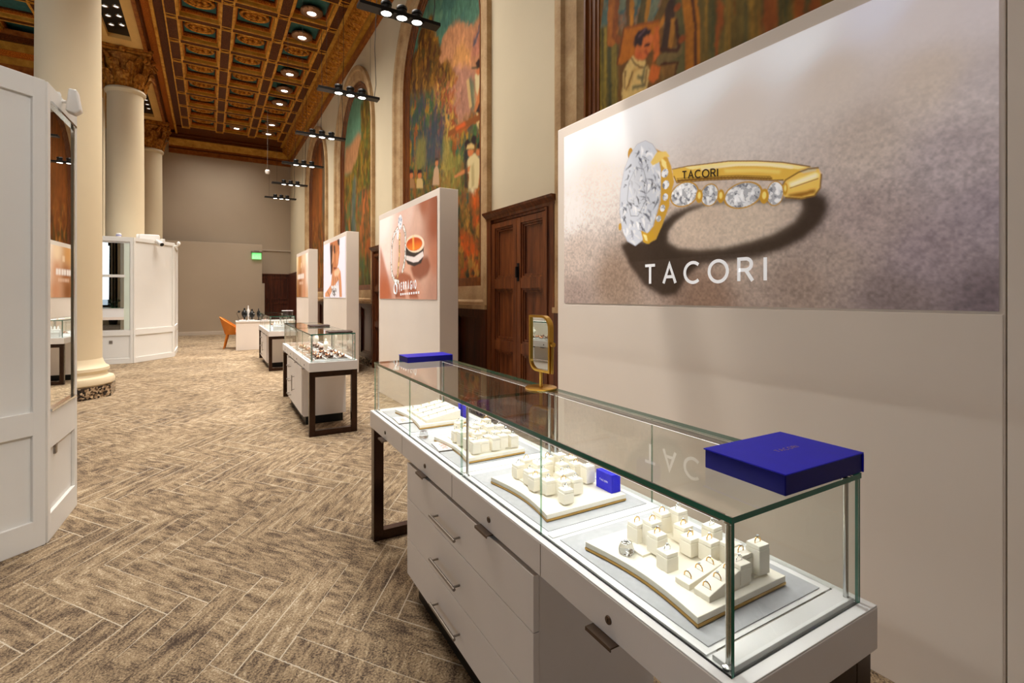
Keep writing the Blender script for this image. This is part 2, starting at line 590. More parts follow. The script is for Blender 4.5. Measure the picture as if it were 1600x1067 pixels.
# ---- right wall with four tall arched niches
ARCH = [(2.15, 'a'), (7.28, 'b'), (12.35, 'c'), (17.2, 'd')]
HALF, SPRING, SILL = 1.86, 5.08, 1.33
def arch_outline(cy, half, spring, bottom, n=32):
    """(y, z) up one side, over the arch and down the other, from large y to small y"""
    p = [(cy + half, bottom)]
    for i in range(n + 1):
        t = PI * i / n
        p.append((cy + half * math.cos(t), spring + half * math.sin(t)))
    p.append((cy - half, bottom))
    return p
mb = MB()
edges = [-6.2]
for cy, _ in ARCH:
    edges += [cy - HALF + 0.06, cy + HALF - 0.06]
edges.append(YB + 0.4)
for k in range(0, len(edges), 2):
    mb.box(XW, XW + 0.5, edges[k], edges[k + 1], 0, 8.2)
for cy, _ in ARCH:
    h = HALF - 0.06
    mb.box(XW, XW + 0.5, cy - h, cy + h, 0, SILL + 0.04)
    n = 24
    for i in range(n):
        t0, t1 = PI - PI * i / n, PI - PI * (i + 1) / n
        y0, y1 = cy + h * math.cos(t0), cy + h * math.cos(t1)
        mb.prism_x([(y0, SPRING + h * math.sin(t0)), (y1, SPRING + h * math.sin(t1)), (y1, 8.2), (y0, 8.2)], XW, XW + 0.5)
wall_right = struct('wall_right', mb, M['plaster'])

# ---- stone surrounds and timber inner frames, sill blocks
def sweep(mb, cy, prof):
    """prof: list of (inset from outer edge, x) swept up, round and down the arch"""
    rows = []
    for ins, x in prof:
        rows.append([(x, y, z) for y, z in arch_outline(cy, HALF - ins, SPRING, SILL)])
    n = len(rows[0])
    v = [p for r in rows for p in r]
    f = []
    for i in range(len(rows) - 1):
        for k in range(n - 1):
            f.append((i * n + k, i * n + k + 1, (i + 1) * n + k + 1, (i + 1) * n + k))
    mb.add(v, f)
STONE = [(0.0, 3.02), (0.0, 2.93), (0.05, 2.915), (0.10, 2.93), (0.12, 2.97), (0.20, 2.985), (0.27, 2.99), (0.29, 3.02), (0.33, 3.05)]
TIMB = [(0.33, 3.04), (0.34, 3.02), (0.365, 3.02), (0.37, 3.05), (0.40, 3.055), (0.405, 3.07), (0.44, 3.075), (0.445, 3.09), (0.47, 3.095), (0.475, 3.115)]
for num, (cy, _) in enumerate(ARCH):
    mb = MB(); sweep(mb, cy, STONE)
    mb.box(2.90, 3.3, cy - HALF, cy + HALF, SILL, SILL + 0.055)
    mb.prism_y([(3.3, SILL + 0.055), (2.955, SILL + 0.055), (2.955, SILL + 0.09), (2.99, SILL + 0.12), (3.0, SILL + 0.30), (3.3, SILL + 0.30)][::-1], cy - HALF + 0.10, cy + HALF - 0.10)
    t = struct('trim_%d' % (num + 1), mb, M['sandstone'], smooth=True)
    mb = MB(); sweep(mb, cy, TIMB)
    mb.box(3.03, 3.12, cy - HALF + 0.33, cy + HALF - 0.33, SILL + 0.30, SILL + 0.36)
    mb.box(3.07, 3.12, cy - HALF + 0.33, cy + HALF - 0.33, SILL + 0.36, SILL + 0.42)
    mb.build('timber_inner_frame', M['frame_wood'], t)

# ---- dark timber panelling under the niches and the door bays between them
def raised_panel(mb, y0, y1, z0, z1, x, d=0.03, b=0.045):
    """recessed field with a moulding frame, facing -x, drawn on plane x"""
    mb.box(x - d, x, y0, y1, z1 - b, z1)
    mb.box(x - d, x, y0, y1, z0, z0 + b)
    mb.box(x - d, x, y0, y0 + b, z0 + b, z1 - b)
    mb.box(x - d, x, y1 - b, y1, z0 + b, z1 - b)
def framed(mb, y0, y1, zs, x, stile=0.09, rail=0.10, cols=1, d=0.045):
    """stiles and rails proud of plane x with moulded panels between them"""
    w = (y1 - y0) / cols
    for c in range(cols + 1):
        yy = y0 + c * w
        mb.box(x - d, x, yy - (0 if c == 0 else stile / 2), yy + (0 if c == cols else stile / 2), zs[0], zs[-1])
    for q in zs:
        a = max(zs[0], q - rail / 2); b2 = min(zs[-1], q + rail / 2)
        for c in range(cols):
            mb.box(x - d + 0.003, x, y0 + c * w + stile / 2, y0 + (c + 1) * w - stile / 2, a, b2)
    for c in range(cols):
        for k in range(len(zs) - 1):
            raised_panel(mb, y0 + c * w + stile / 2, y0 + (c + 1) * w - stile / 2, zs[k] + rail / 2, zs[k + 1] - rail / 2, x, d * 0.62, 0.022)
            raised_panel(mb, y0 + c * w + stile / 2 + 0.024, y0 + (c + 1) * w - stile / 2 - 0.024, zs[k] + rail / 2 + 0.024, zs[k + 1] - rail / 2 - 0.024, x, d * 0.35, 0.02)
for num, (cy, _) in enumerate(ARCH):
    mb = MB()
    mb.box(2.965, 2.999, cy - HALF, cy + HALF, 0.16, SILL)
    framed(mb, cy - HALF, cy + HALF, [0.16, SILL], 2.965, 0.14, 0.16, 4)
    w_ = struct('trim_%d' % (num + 5), mb, M['wood_dark'])
    mb = MB(); mb.box(2.90, 3.0, cy - HALF, cy + HALF, 0, 0.16)
    mb.build('marble_base', M['marble'], w_)

BAYS = [(4.01, 5.41), (9.15, 10.48), (14.22, 15.33)]
for num, (y0, y1) in enumerate(BAYS):
    root = bpy.data.objects.new('door_%d' % (num + 1), None)
    root.location = (2.998, (y0 + y1) / 2, 0)
    COL.objects.link(root); root['kind'] = 'structure'
    h = (y1 - y0) / 2
    mb = MB()
    mb.box(-0.05, 0, -h, h, 2.38, 2.43)                # head and cornice
    mb.box(-0.075, 0, -h - 0.01, h + 0.01, 2.41, 2.44)
    mb.prism_y([(0, 2.44), (-0.075, 2.44), (-0.09, 2.455), (-0.12, 2.48), (-0.13, 2.505), (0, 2.505)][::-1], -h - 0.03, h + 0.03)
    for s in (-1, 1):
        mb.box(-0.075, 0, s * h, s * (h - 0.10), 0.0, 2.41)
        mb.box(-0.09, 0, s * (h - 0.10), s * (h - 0.125), 0.0, 2.40)
    mb.build('door_surround', M['wood'], root)
    g = h - 0.125
    for s in (-1, 1):
        mb = MB()
        a, b2 = (0.004, g) if s > 0 else (-g, -0.004)
        mb.box(-0.03, 0, a, b2, 0.0, 2.38)
        framed(mb, a, b2, [0.05, 0.92, 1.64, 2.36], -0.03, 0.15, 0.115, 1)
        leaf = mb.build('door_leaf', M['wood'], root)
        if num == 0 and s < 0:
            mb = MB(); mb.box(-0.084, -0.075, -0.055, -0.01, 1.66, 1.86); mb.box(-0.11, -0.084, -0.043, -0.022, 1.70, 1.82)
            mb.build('door_handle', M['black'], leaf)

# ---- back wall, its low partition, ledge and dark panelling
mb = MB(); mb.box(-9.6, XW, YB, YB + 0.4, 0, 8.2)
wall_back = struct('wall_back', mb, M['grey_wall'])
mb = MB(); mb.box(1.70, XW, YB - 0.03, YB, 3.38, 3.42)
mb.build('ledge', M['baseboard'], wall_back)
mb = MB(); mb.box(1.4, XW, YB - 0.05, YB - 0.001, 0, 2.40)
framed(mb, 1.4, XW - 0.01, [0.05, 1.25, 2.38], YB - 0.05, 0.12, 0.12, 1)
# framed() works on x planes, so the back panelling is laid out directly
mb = MB(); mb.box(1.4, XW, YB - 0.05, YB - 0.001, 0, 2.40)
for a, b2 in ((1.5, 2.15), (2.25, 2.9)):
    for z0, z1 in ((0.15, 1.2), (1.35, 2.28)):
        for q in ((a, b2, z0, z0 + 0.05), (a, b2, z1 - 0.05, z1), (a, a + 0.05, z0 + 0.05, z1 - 0.05), (b2 - 0.05, b2, z0 + 0.05, z1 - 0.05)):
            mb.box(q[0], q[1], YB - 0.08, YB - 0.05, q[2], q[3])
mb.box(1.4, XW, YB - 0.09, YB, 2.38, 2.42)
mb.build('dark_panelling', M['wood_dark'], wall_back)
mb = MB(); mb.box(2.90, XW - 0.001, 19.1, YB, 0, 2.40); mb.box(2.88, XW, 19.1, YB, 2.38, 2.42)
struct('trim_9', mb, M['wood_dark'])
mb = MB(); mb.box(-4.5, 1.84, 22.4, 22.55, 0, 3.55)
part_ = struct('wall_partition', mb, M['grey_wall'], bevel=0.006)
mb = MB(); mb.box(-4.5, 1.88, 22.376, 22.399, 0, 0.12); mb.box(-4.5, 1.88, 22.386, 22.399, 0.12, 0.14)
struct('baseboard_back', mb, M['baseboard'])
mb = MB(); mb.box(1.84, 1.93, 22.4, 22.55, 0, 2.0)
struct('trim_10', mb, M['grey_wall'])

# ---- cornices
GOLD_RICH = gilt('gilded_plaster', rgb(110, 56, 10), rgb(184, 116, 34), rgb(234, 180, 80), scale=18)
GOLD_LINE = gilt('gold_moulding_line', rgb(176, 112, 30), rgb(220, 158, 60), rgb(240, 190, 96), metal=0.15, scale=8, bump=0.1)
GOLD_FLAT = gilt('ochre_painted_plaster', rgb(160, 106, 30), rgb(190, 138, 52), rgb(212, 162, 72), metal=0.05, scale=5, bump=0.05)
RED_BAND = gilt('red_gold_egg_band', rgb(120, 44, 8), rgb(206, 108, 28), rgb(246, 172, 66), metal=0.15, scale=60, bump=0.9)
BROWN_BEAM = gilt('stencilled_brown_beam', rgb(52, 20, 3), rgb(86, 40, 9), rgb(134, 76, 22), metal=0.0, scale=46, bump=0.2)
RUST = gilt('rust_brown_moulding', rgb(116, 58, 18), rgb(150, 86, 32), rgb(178, 112, 48), metal=0.05, scale=7, bump=0.05)
TEAL = plain('teal_coffer_field', rgb(44, 100, 98), 0.7, var=0.2, scale=10)
SOFFIT = plain('tan_soffit_paint', rgb(228, 182, 106), 0.7, var=0.05, scale=3)

mb = MB()
# right wall: flat rust band, dark groove, ochre fascia, leafy gilded cove, bead
mb.m = 0; mb.box(2.93, 3.0, -6.2, YB, 7.10, 7.24)
mb.m = 1; mb.box(2.86, 3.0, -6.2, YB, 7.27, 7.36)
mb.m = 2; mb.box(2.95, 3.0, -6.2, YB, 7.24, 7.27)
mb.m = 3
k0 = [(2.86, 7.36), (2.80, 7.38), (2.72, 7.43), (2.64, 7.50), (2.60, 7.57), (2.60, 7.62), (3.0, 7.62), (3.0, 7.36)]
mb.prism_y(k0, -6.2, YB)
mb.m = 1; mb.box(2.52, 2.64, -6.2, YB, 7.58, 7.63)
# acanthus ripples on the cove
mb.m = 3
yy = 1.0
while yy < YB - 0.3:
    mb.tube([(2.845, yy, 7.385), (2.77, yy + 0.05, 7.40), (2.69, yy + 0.13, 7.455), (2.635, yy + 0.2, 7.54)], [0.02, 0.045, 0.05, 0.02], 6)
    yy += 0.30
struct('trim_11', mb, [RUST, GOLD_FLAT, BROWN_BEAM, GOLD_RICH])
mb = MB()
mb.m = 0; mb.box(-1.3, XW, YB - 0.10, YB, 7.0, 7.16)
mb.m = 2; mb.box(-1.3, XW, YB - 0.14, YB, 7.16, 7.21)
mb.m = 0; mb.box(-1.3, XW, YB - 0.16, YB, 7.21, 7.27)
mb.m = 1; mb.prism_x([(YB, 7.27), (YB - 0.16, 7.27), (YB - 0.20, 7.34), (YB - 0.30, 7.46), (YB - 0.32, 7.50), (YB, 7.50)], -1.3, XW)
mb.m = 2; mb.box(-1.3, XW, YB - 0.46, YB, 7.50, 7.56)
mb.m = 2; mb.box(-1.3, XW, YB - 0.70, YB, 7.56, 7.62)
struct('trim_12', mb, [RUST, GOLD_FLAT, BROWN_BEAM])

# ---- coffered ceiling (main hall)
def coffer_field(xb, yb, zb, half, yhalf, name):
    """xb, yb: beam centre lines; zb: beam underside.  Returns the ceiling root"""
    root = bpy.data.objects.new(name, None)
    COL.objects.link(root); root['kind'] = 'structure'
    x0, x1, y0, y1 = xb[0] - half, xb[-1] + half, yb[0] - yhalf, yb[-1] + yhalf
    slab = MB(); slab.box(x0 - 0.1, x1 + 0.1, y0 - 0.1, y1 + 0.1, zb + 0.20, zb + 0.5)
    slab.build('slab', TEAL, root)
    b = MB()
    for x in xb:
        b.box(x - half, x + half, y0, y1, zb, zb + 0.199)
    for y in yb:
        for k in range(len(xb) - 1):
            b.box(xb[k] + half, xb[k + 1] - half, y - yhalf, y + yhalf, zb + 0.012, zb + 0.199)
    b.build('beam_grid', BROWN_BEAM, root)
    ln = MB(); cove = MB(); egg = MB(); inner = MB(); teal = MB()
    for x in xb:
        for s in (-1, 1):
            ln.box(x + s * half, x + s * (half - 0.028), y0, y1, zb - 0.014, zb + 0.02)
    spots = []
    for k in range(len(xb) - 1):
        for q in range(len(yb) - 1):
            a0, a1 = xb[k] + half, xb[k + 1] - half
            c0, c1 = yb[q] + yhalf, yb[q + 1] - yhalf
            for (m_, w0, z0, z1) in ((ln, 0.024, zb, zb + 0.022), (cove, 0.034, zb + 0.022, zb + 0.088), (ln, 0.046, zb + 0.088, zb + 0.102), (egg, 0.062, zb + 0.102, zb + 0.168), (inner, 0.085, zb + 0.168, zb + 0.198)):
                m_.box(a0, a1, c0, c0 + w0, z0, z1)
                m_.box(a0, a1, c1 - w0, c1, z0, z1)
                m_.box(a0, a0 + w0, c0 + w0, c1 - w0, z0, z1)
                m_.box(a1 - w0, a1, c0 + w0, c1 - w0, z0, z1)
            # egg and dart knobs on the two long sides
            n = 9
            for t in range(n):
                xx = a0 + 0.14 + (a1 - a0 - 0.28) * (t + 0.5) / n
                egg.ball((xx, c0 + 0.064, zb + 0.136), 0.030, 0.018, 0.030, 6, 4)
                egg.ball((xx, c1 - 0.064, zb + 0.136), 0.030, 0.018, 0.030, 6, 4)
            spots.append(((a0 + a1) / 2, (c0 + c1) / 2))
    # small bosses where the beams cross
    for x in xb:
        for y in yb:
            pts = [(x + half * 0.95 * math.cos(PI * t / 10), y - yhalf + 0.12 * math.sin(PI * t / 10), zb - 0.006) for t in range(11)]
            ln.tube(pts, 0.012, 5)
            ln.box(x - half, x + half, y - yhalf - 0.012, y - yhalf + 0.012, zb - 0.008, zb)
            ln.box(x - half, x + half, y + yhalf - 0.012, y + yhalf + 0.012, zb - 0.008, zb)
    ln.build('gold_line_moulding', GOLD_LINE, root)
    cove.build('ochre_cove', GOLD_FLAT, root)
    egg.build('egg_band', RED_BAND, root)
    inner.build('inner_moulding', BROWN_BEAM, root)
    return root, spots

XB = [-0.70, 0.35, 1.41, 2.44]
YBM = [11.95 + 1.205 * k for k in range(-11, 9)]
ceil_, SPOTS = coffer_field(XB, YBM, 7.60, 0.125, 0.085, 'ceiling')
# gilded rosettes, one to a coffer that carries no lamp
def rosette():
    mb = MB()
    mb.tube([(0.27 * math.cos(2 * PI * t / 24), 0.20 * math.sin(2 * PI * t / 24), 0) for t in range(24)], 0.042, 8, closed=True)
    for t in range(8):
        a = 2 * PI * t / 8
        mb.ball((0.14 * math.cos(a), 0.10 * math.sin(a), -0.01), 0.07, 0.05, 0.04, 8, 6)
    mb.ball((0, 0, -0.03), 0.07, 0.06, 0.06, 10, 6)
    return mb
LAMP_AT = [(1.925, 11.6), (1.907, 12.8), (1.932, 15.1), (1.95, 16.4), (1.95, 17.6), (0.88, 21.0), (1.95, 19.9), (1.95, 21.1)]
ros0 = None
for sx, sy in SPOTS:
    if sy < 4 or any(abs(sx - a) < 0.45 and abs(sy - b) < 0.55 for a, b in LAMP_AT):
        continue
    if ros0 is None:
        ros0 = rosette().build('rosette', GOLD_RICH, ceil_, smooth=True)
        ros0.location = (sx, sy, 7.765)
    else:
        r_ = ros0.copy(); COL.objects.link(r_); r_.location = (sx, sy, 7.765)

mb = MB(); mb.box(-1.0, 2.6, YBM[-1] + 0.085, YB - 0.6, 7.615, 7.9)
mb.build('end_board', BROWN_BEAM, ceil_)
# half-width outer coffers and the beam face towards the columns
mb = MB()
mb.m = 0; mb.box(-1.02, -0.825, 0.0, YB, 7.66, 8.2)
mb.m = 1; mb.box(-1.06, -1.00, 0.0, YB, 7.58, 7.66)
mb.m = 2; mb.box(-1.28, -1.02, 0.0, YB, 7.72, 8.2)
mb.m = 0; mb.box(-1.30, -1.24, 0.0, YB, 7.52, 7.75)
mb.m = 3; mb.box(-1.345, -1.27, 0.0, YB, 7.44, 7.60)
struct('trim_13', mb, [BROWN_BEAM, GOLD_LINE, RED_BAND, RUST])

# ---- soffit over the columns with black lamp recesses
mb = MB()
REC = [(6.0, 8.9), (10.9, 14.72), (16.7, 20.6)]
sx0, sx1, rx0, rx1 = -2.3, -1.33, -1.99, -1.555
segs = [0.0]
for a, b in REC: segs += [a, b]
segs.append(YB)
for k in range(0, len(segs), 2):
    mb.box(sx0, sx1, segs[k], segs[k + 1], 7.50, 8.2)
for a, b in REC:
    mb.box(sx0, rx0, a, b, 7.50, 8.2)
    mb.box(rx1, sx1, a, b, 7.50, 8.2)
soff = struct('ceiling_soffit', mb, SOFFIT)
mb = MB()
for a, b in REC:
    mb.box(rx0 + 0.002, rx1 - 0.002, a + 0.002, b - 0.002, 7.60, 7.64)
mb.build('black_recess_tray', M['black'], soff)

# ---- left hall: coffered ceiling and the cross wall behind it
coffer_field([-7.5, -6.4, -5.3, -4.2, -3.1], [8.0 + 1.205 * k for k in range(8)], 7.60, 0.125, 0.085, 'ceiling_left')
mb = MB(); mb.box(-9.6, -2.3, 16.3, 16.6, 0, 8.2)
struct('wall_left_cross', mb, M['plaster'])
mb = MB(); mb.box(-4.7, -4.5, 16.6, YB, 0, 8.2)
struct('wall_left_far', mb, M['plaster'])
mb = MB()
for m_, d, z0, z1 in ((1, 0.06, 6.55, 6.75), (0, 0.10, 6.75, 6.95), (1, 0.12, 6.95, 7.12), (3, 0.2, 7.12, 7.24), (1, 0.26, 7.24, 7.42), (2, 0.34, 7.42, 7.56), (0, 0.42, 7.56, 7.66)):
    mb.m = m_; mb.box(-9.2, -2.3, 16.3 - d, 16.3, z0, z1)
mb.m = 1
for t in range(90):
    xx = -9.1 + t * 0.075
    mb.tube([(xx, 16.22, 6.56), (xx + 0.04, 16.21, 6.65), (xx + 0.02, 16.22, 6.74)], 0.022, 5)
struct('trim_14', mb, [RUST, GOLD_FLAT, BROWN_BEAM, RED_BAND])
mb = MB(); mb.box(-9.6, -2.3, -6.2, 7.6, 7.6, 8.2); mb.box(-9.6, -7.6, 7.6, 16.6, 7.6, 8.2); mb.box(-2.3, 3.0, -6.2, -1.2, 7.6, 8.2)
mb.box(-1.0, 3.0, -6.2, 23.6, 8.35, 8.5); mb.box(-4.7, -2.3, 16.6, 23.6, 7.6, 8.2)
struct('ceiling_plain', mb, GOLD_FLAT)

# ---- street front behind the camera and the left side, both with tall windows
def window_wall(name, fixed, a0, a1, opens, along):
    mb = MB()
    z0, z1 = 0.9, 6.0
    cur = a0
    def seg(p, q, lo, hi):
        if along == 'x': mb.box(p, q, fixed, fixed + 0.4, lo, hi)
        else: mb.box(fixed, fixed + 0.4, p, q, lo, hi)
    for c, hw in opens:
        seg(cur, c - hw, 0, 8.2)
        seg(c - hw, c + hw, 0, z0)
        seg(c - hw, c + hw, z1, 8.2)
        cur = c + hw
    seg(cur, a1, 0, 8.2)
    return struct(name, mb, M['plaster'])
window_wall('wall_front', -6.2, -9.6, 3.0, [(-8.3, 1.2), (-5.6, 1.2)], 'x')
window_wall('wall_left', -9.6, -6.2, 16.3, [(-2.5, 1.4), (2.5, 1.4), (7.5, 1.4)], 'y')
BRONZE = plain('dark_window_bronze', rgb(38, 33, 26), 0.4, 0.5, var=0.15)
wn = 1
for along, fixed, cs, hw in (('x', -6.0, (-8.3, -5.6), 1.2), ('y', -9.4, (-2.5, 2.5, 7.5), 1.4)):
    for c in cs:
        mb = MB()
        def bar(p, q, lo, hi, d=0.05):
            if along == 'x': mb.box(p, q, fixed - d, fixed + d, lo, hi)
            else: mb.box(fixed - d, fixed + d, p, q, lo, hi)
        for t in (-1, -0.34, 0.34, 1):
            bar(c + t * (hw - 0.07) - 0.09, c + t * (hw - 0.07) + 0.09, 0.9, 6.0, 0.07)
        for z in (0.95, 2.3, 3.6, 4.9, 5.95):
            bar(c - hw, c + hw, z - 0.06, z + 0.06, 0.06)
        # fretwork in the upper lights
        for t in range(6):
            for zz in range(3):
                px = c - hw + 0.2 + t * (2 * hw - 0.4) / 5
                bar(px - 0.12, px + 0.12, 3.9 + zz * 0.4, 3.93 + zz * 0.4, 0.02)
                bar(px - 0.015, px + 0.015, 3.8 + zz * 0.4, 4.03 + zz * 0.4, 0.02)
        w_ = struct('window_%d' % wn, mb, BRONZE)
        wn += 1
        g = MB()
        if along == 'x': g.box(c - hw, c + hw, fixed - 0.006, fixed + 0.006, 0.95, 5.95)
        else: g.box(fixed - 0.006, fixed + 0.006, c - hw, c + hw, 0.95, 5.95)
        g.build('window_pane', M['acrylic'], w_)

mb = MB()
for q in range(5):
    mb.box(-4.36 + q * 0.12, -4.36 + q * 0.12 + 0.10, -6.2 + 0.3 - q * 0.05, -6.2 + 0.45 - q * 0.05, 0, 6.0 - q * 0.15)
mb.box(-3.76, -3.0, -6.2, -5.99, 0, 5.4)
struct('door_4', mb, BRONZE)
pt = thing('potted_plant', 'leafy plant in a dark pot by the street window, seen in the kiosk mirror', 'plant', (-4.25, -5.2, 0))
mb = MB(); mb.lathe([(0, 0), (0.16, 0), (0.22, 0.4), (0.19, 0.4), (0.17, 0.36), (0, 0.36)], seg=20); mb.build('pot', M['black'], pt, smooth=True)
LEAFG = plain('dark_green_leaf', rgb(38, 74, 34), 0.5, var=0.3, scale=6)
mb = MB(); st = MB()
rg = random.Random(3)
for q in range(9):
    a = rg.uniform(0, 2 * PI); h = rg.uniform(0.8, 1.5); r0 = rg.uniform(0.1, 0.35)
    tip = (r0 * math.cos(a), r0 * math.sin(a), h)
    st.tube([(0, 0, 0.35), (tip[0] * 0.4, tip[1] * 0.4, h * 0.6), tip], 0.008, 5)
    for w in range(14):
        t = rg.uniform(0.4, 1.0); b = rg.uniform(0, 2 * PI); L = rg.uniform(0.12, 0.24)
        p0 = Vector((tip[0] * t, tip[1] * t, 0.35 + (h - 0.35) * t)); d = Vector((math.cos(b), math.sin(b), rg.uniform(-0.2, 0.6))).normalized()
        sd = d.cross(Vector((0, 0, 1))).normalized() * L * 0.22
        mb.add([p0, p0 + d * L * 0.5 + sd, p0 + d * L, p0 + d * L * 0.5 - sd + Vector((0, 0, 0.01))], [(0, 1, 2, 3)])
st.build('stem', LEAFG, pt); mb.build('foliage', LEAFG, pt)

# ================================================================== COLUMNS
CAP_GOLD = gilt('gilded_capital', rgb(92, 46, 10), rgb(158, 98, 30), rgb(214, 156, 68), scale=14, metal=0.1, bump=0.35)
def leaf(mb, ang, r0, z0, h, w, lean):
    """one acanthus leaf: a lobed blade that climbs the bell and curls over at the tip"""
    ca, sa = math.cos(ang), math.sin(ang)
    rows = 16
    v, f = [], []
    cr = 0.055
    for i in range(rows + 1):
        t = i / rows
        if t < 0.7:
            q = t / 0.7
            rr = r0 + 0.025 + 0.02 * q + lean * 0.25 * q * q
            z = z0 + (h - cr) * q
        else:
            q = (t - 0.7) / 0.3
            th = PI - q * PI * 1.05
            rr = r0 + 0.045 + lean * 0.25 + cr + cr * math.cos(th)
            z = z0 + h - cr + cr * math.sin(th)
        ww = w * (0.80 + 0.28 * math.sin(PI * t)) * (1 + 0.10 * math.cos(t * 9 * PI)) * math.sqrt(max(0.02, 1 - t ** 5))
        for k, (q2, dr) in enumerate(((-1, -0.025), (-0.66, 0.012), (-0.33, 0.0), (0, 0.035), (0.33, 0.0), (0.66, 0.012), (1, -0.025))):
            x = rr + dr * (1 - 0.6 * t)
            y = q2 * ww
            v.append((x * ca - y * sa, x * sa + y * ca, z))
    for i in range(rows):
        for k in range(6):
            a = i * 7 + k
            f.append((a, a + 1, a + 8, a + 7))
    mb.add(v, f)

COLY = [(9.74, 'a'), (15.63, 'b'), (21.5, 'c')]
CX, CR = -1.77, 0.385
CLAB = {'a': 'cream round column beside the tall white kiosk with the slim mirror',
        'b': 'cream round column with gilded capital rising from the octagonal white kiosk',
        'c': 'farthest cream column with gilded capital, close to the taupe end wall'}
def column(cy, key):
    root = thing('column', CLAB[key], 'column', (CX, cy, 0), 0, 'cream columns along the hall', kind='thing')
    mb = MB()
    mb.prism([(0.56 * math.cos(PI / 8 + PI / 4 * i), 0.56 * math.sin(PI / 8 + PI / 4 * i)) for i in range(8)], 0, 0.17)
    mb.build('marble_plinth', M['marble'], root)
    mb = MB(); mb.lathe([(0.50, 0.17), (0.535, 0.20), (0.54, 0.25), (0.52, 0.29), (0.46, 0.31), (0.445, 0.34), (0.45, 0.36), (0.475, 0.39), (0.47, 0.43), (0.43, 0.455), (0.405, 0.50), (CR, 0.56)], seg=48)
    mb.build('base', M['column'], root, smooth=True)
    mb = MB(); mb.lathe([(CR, 0.56), (CR, 2.4), (CR * 0.985, 4.4), (CR * 0.955, 6.42), (CR * 0.96, 6.47), (CR * 1.05, 6.50), (CR * 1.09, 6.54), (CR * 1.05, 6.585), (CR * 1.0, 6.60)], seg=48)
    mb.build('shaft', M['column'], root, smooth=True)
    mb = MB(); mb.lathe([(0.37, 6.60), (0.38, 6.8), (0.40, 7.05), (0.45, 7.25), (0.52, 7.36)], seg=32)
    cap = mb.build('capital', CAP_GOLD, root, smooth=True)
    for row, (n, off, z0, h, w, ln) in enumerate(((8, 0.0, 6.60, 0.34, 0.125, 0.28), (8, PI / 8, 6.66, 0.52, 0.115, 0.32))):
        for i in range(n):
            mb = MB(); leaf(mb, off + 2 * PI * i / n, 0.37, z0, h, w, ln)
            mb.build('acanthus_leaf', CAP_GOLD, cap, smooth=True)
    for i in range(4):
        a = PI / 4 + PI / 2 * i
        for s in (-1, 1):
            mb = MB()
            path = [(0.42, s * 0.16, 7.02), (0.47, s * 0.12, 7.18), (0.54, s * 0.07, 7.30)]
            for t in range(13):
                th = PI * 0.6 - t * 0.42
                rr = 0.085 * (1 - t / 15)
                path.append((0.62 + rr * math.cos(th), s * 0.045, 7.27 + rr * math.sin(th)))
            pp = [(x * math.cos(a) - y * math.sin(a), x * math.sin(a) + y * math.cos(a), z) for x, y, z in path]
            mb.tube(pp, [0.045] * 3 + [0.045 * (1 - t / 22) for t in range(13)], 7)
            mb.build('volute', CAP_GOLD, cap, smooth=True)
    mb = MB()
    pts = []
    for i in range(4):
        a = PI / 2 * i
        for t in range(-3, 4):
            x = 0.50 + 0.09 * (t / 3) ** 2
            y = t / 3 * 0.56
            pts.append((x * math.cos(a) - y * math.sin(a), x * math.sin(a) + y * math.cos(a)))
    mb.prism(pts, 7.38, 7.44)
    mb.prism([(x * 1.05, y * 1.05) for x, y in pts], 7.44, 7.499)
    mb.build('abacus', CAP_GOLD, root, bevel=0.01)
    for i in range(4):
        a = PI / 2 * i
        mb = MB(); mb.ball((0.55 * math.cos(a), 0.55 * math.sin(a), 7.42), 0.07, 0.07, 0.07, 10, 7)
        mb.build('fleuron', CAP_GOLD, root, smooth=True)
    return root
for cy, key in COLY:
    column(cy, key)

# ================================================================== WHITE KIOSKS
def wall_face(mb, p, q, z0, z1, t0=0.0, t1=0.03):
    """slab standing on the line p-q (outside is to the right of p->q), from depth t0 to t1 outwards"""
    d = Vector((q[0] - p[0], q[1] - p[1])); L = d.length; d.normalize()
    n = Vector((d.y, -d.x))
    a0 = Vector(p) + n * t0; b0 = Vector(q) + n * t0
    a1 = Vector(p) + n * t1; b1 = Vector(q) + n * t1
    mb.prism([tuple(a1), tuple(b1), tuple(b0), tuple(a0)], z0, z1)
def along(p, q, s):
    return (p[0] + (q[0] - p[0]) * s, p[1] + (q[1] - p[1]) * s)
def face_len(p, q):
    return math.hypot(q[0] - p[0], q[1] - p[1])
def rails(mb, p, q, z0, z1, w=0.06, t=0.022, zs=()):
    """stile-and-rail frame on one kiosk face"""
    L = face_len(p, q)
    wall_face(mb, p, along(p, q, w / L), z0, z1, 0, t)
    wall_face(mb, along(p, q, 1 - w / L), q, z0, z1, 0, t)
    for lo, hi in zs:
        wall_face(mb, along(p, q, w / L), along(p, q, 1 - w / L), lo, hi, 0, t)

# kiosk nearest the camera: long chamfered side, then the slim mirror side along the aisle
K1 = thing('display_kiosk', 'tall white kiosk with a slim floor-to-top mirror on its aisle side', 'kiosk', (0, 0, 0), 0, 'white chamfered kiosks', kind='thing')
A, B, Cc, Dd, Ee = (-2.30, 2.83), (-0.856, 4.055), (-0.828, 4.68), (-1.25, 5.1), (-2.7, 5.1)
mb = MB(); mb.prism([A, B, Cc, Dd, Ee, (-2.7, 2.83)], 0.0, 2.80)
mb.build('body', M['kiosk'], K1)
mb = MB()
wall_face(mb, along(A, B, 0.35), B, 0.0, 0.16, 0, 0.022); wall_face(mb, along(A, B, 0.35), B, 0.67, 0.81, 0, 0.022); wall_face(mb, along(A, B, 0.35), B, 2.68, 2.80, 0, 0.022)
wall_face(mb, along(A, B, 0.967), B, 0.0, 2.80, 0, 0.0225); wall_face(mb, along(A, B, 0.35), along(A, B, 0.385), 0.0, 2.80, 0, 0.0225)
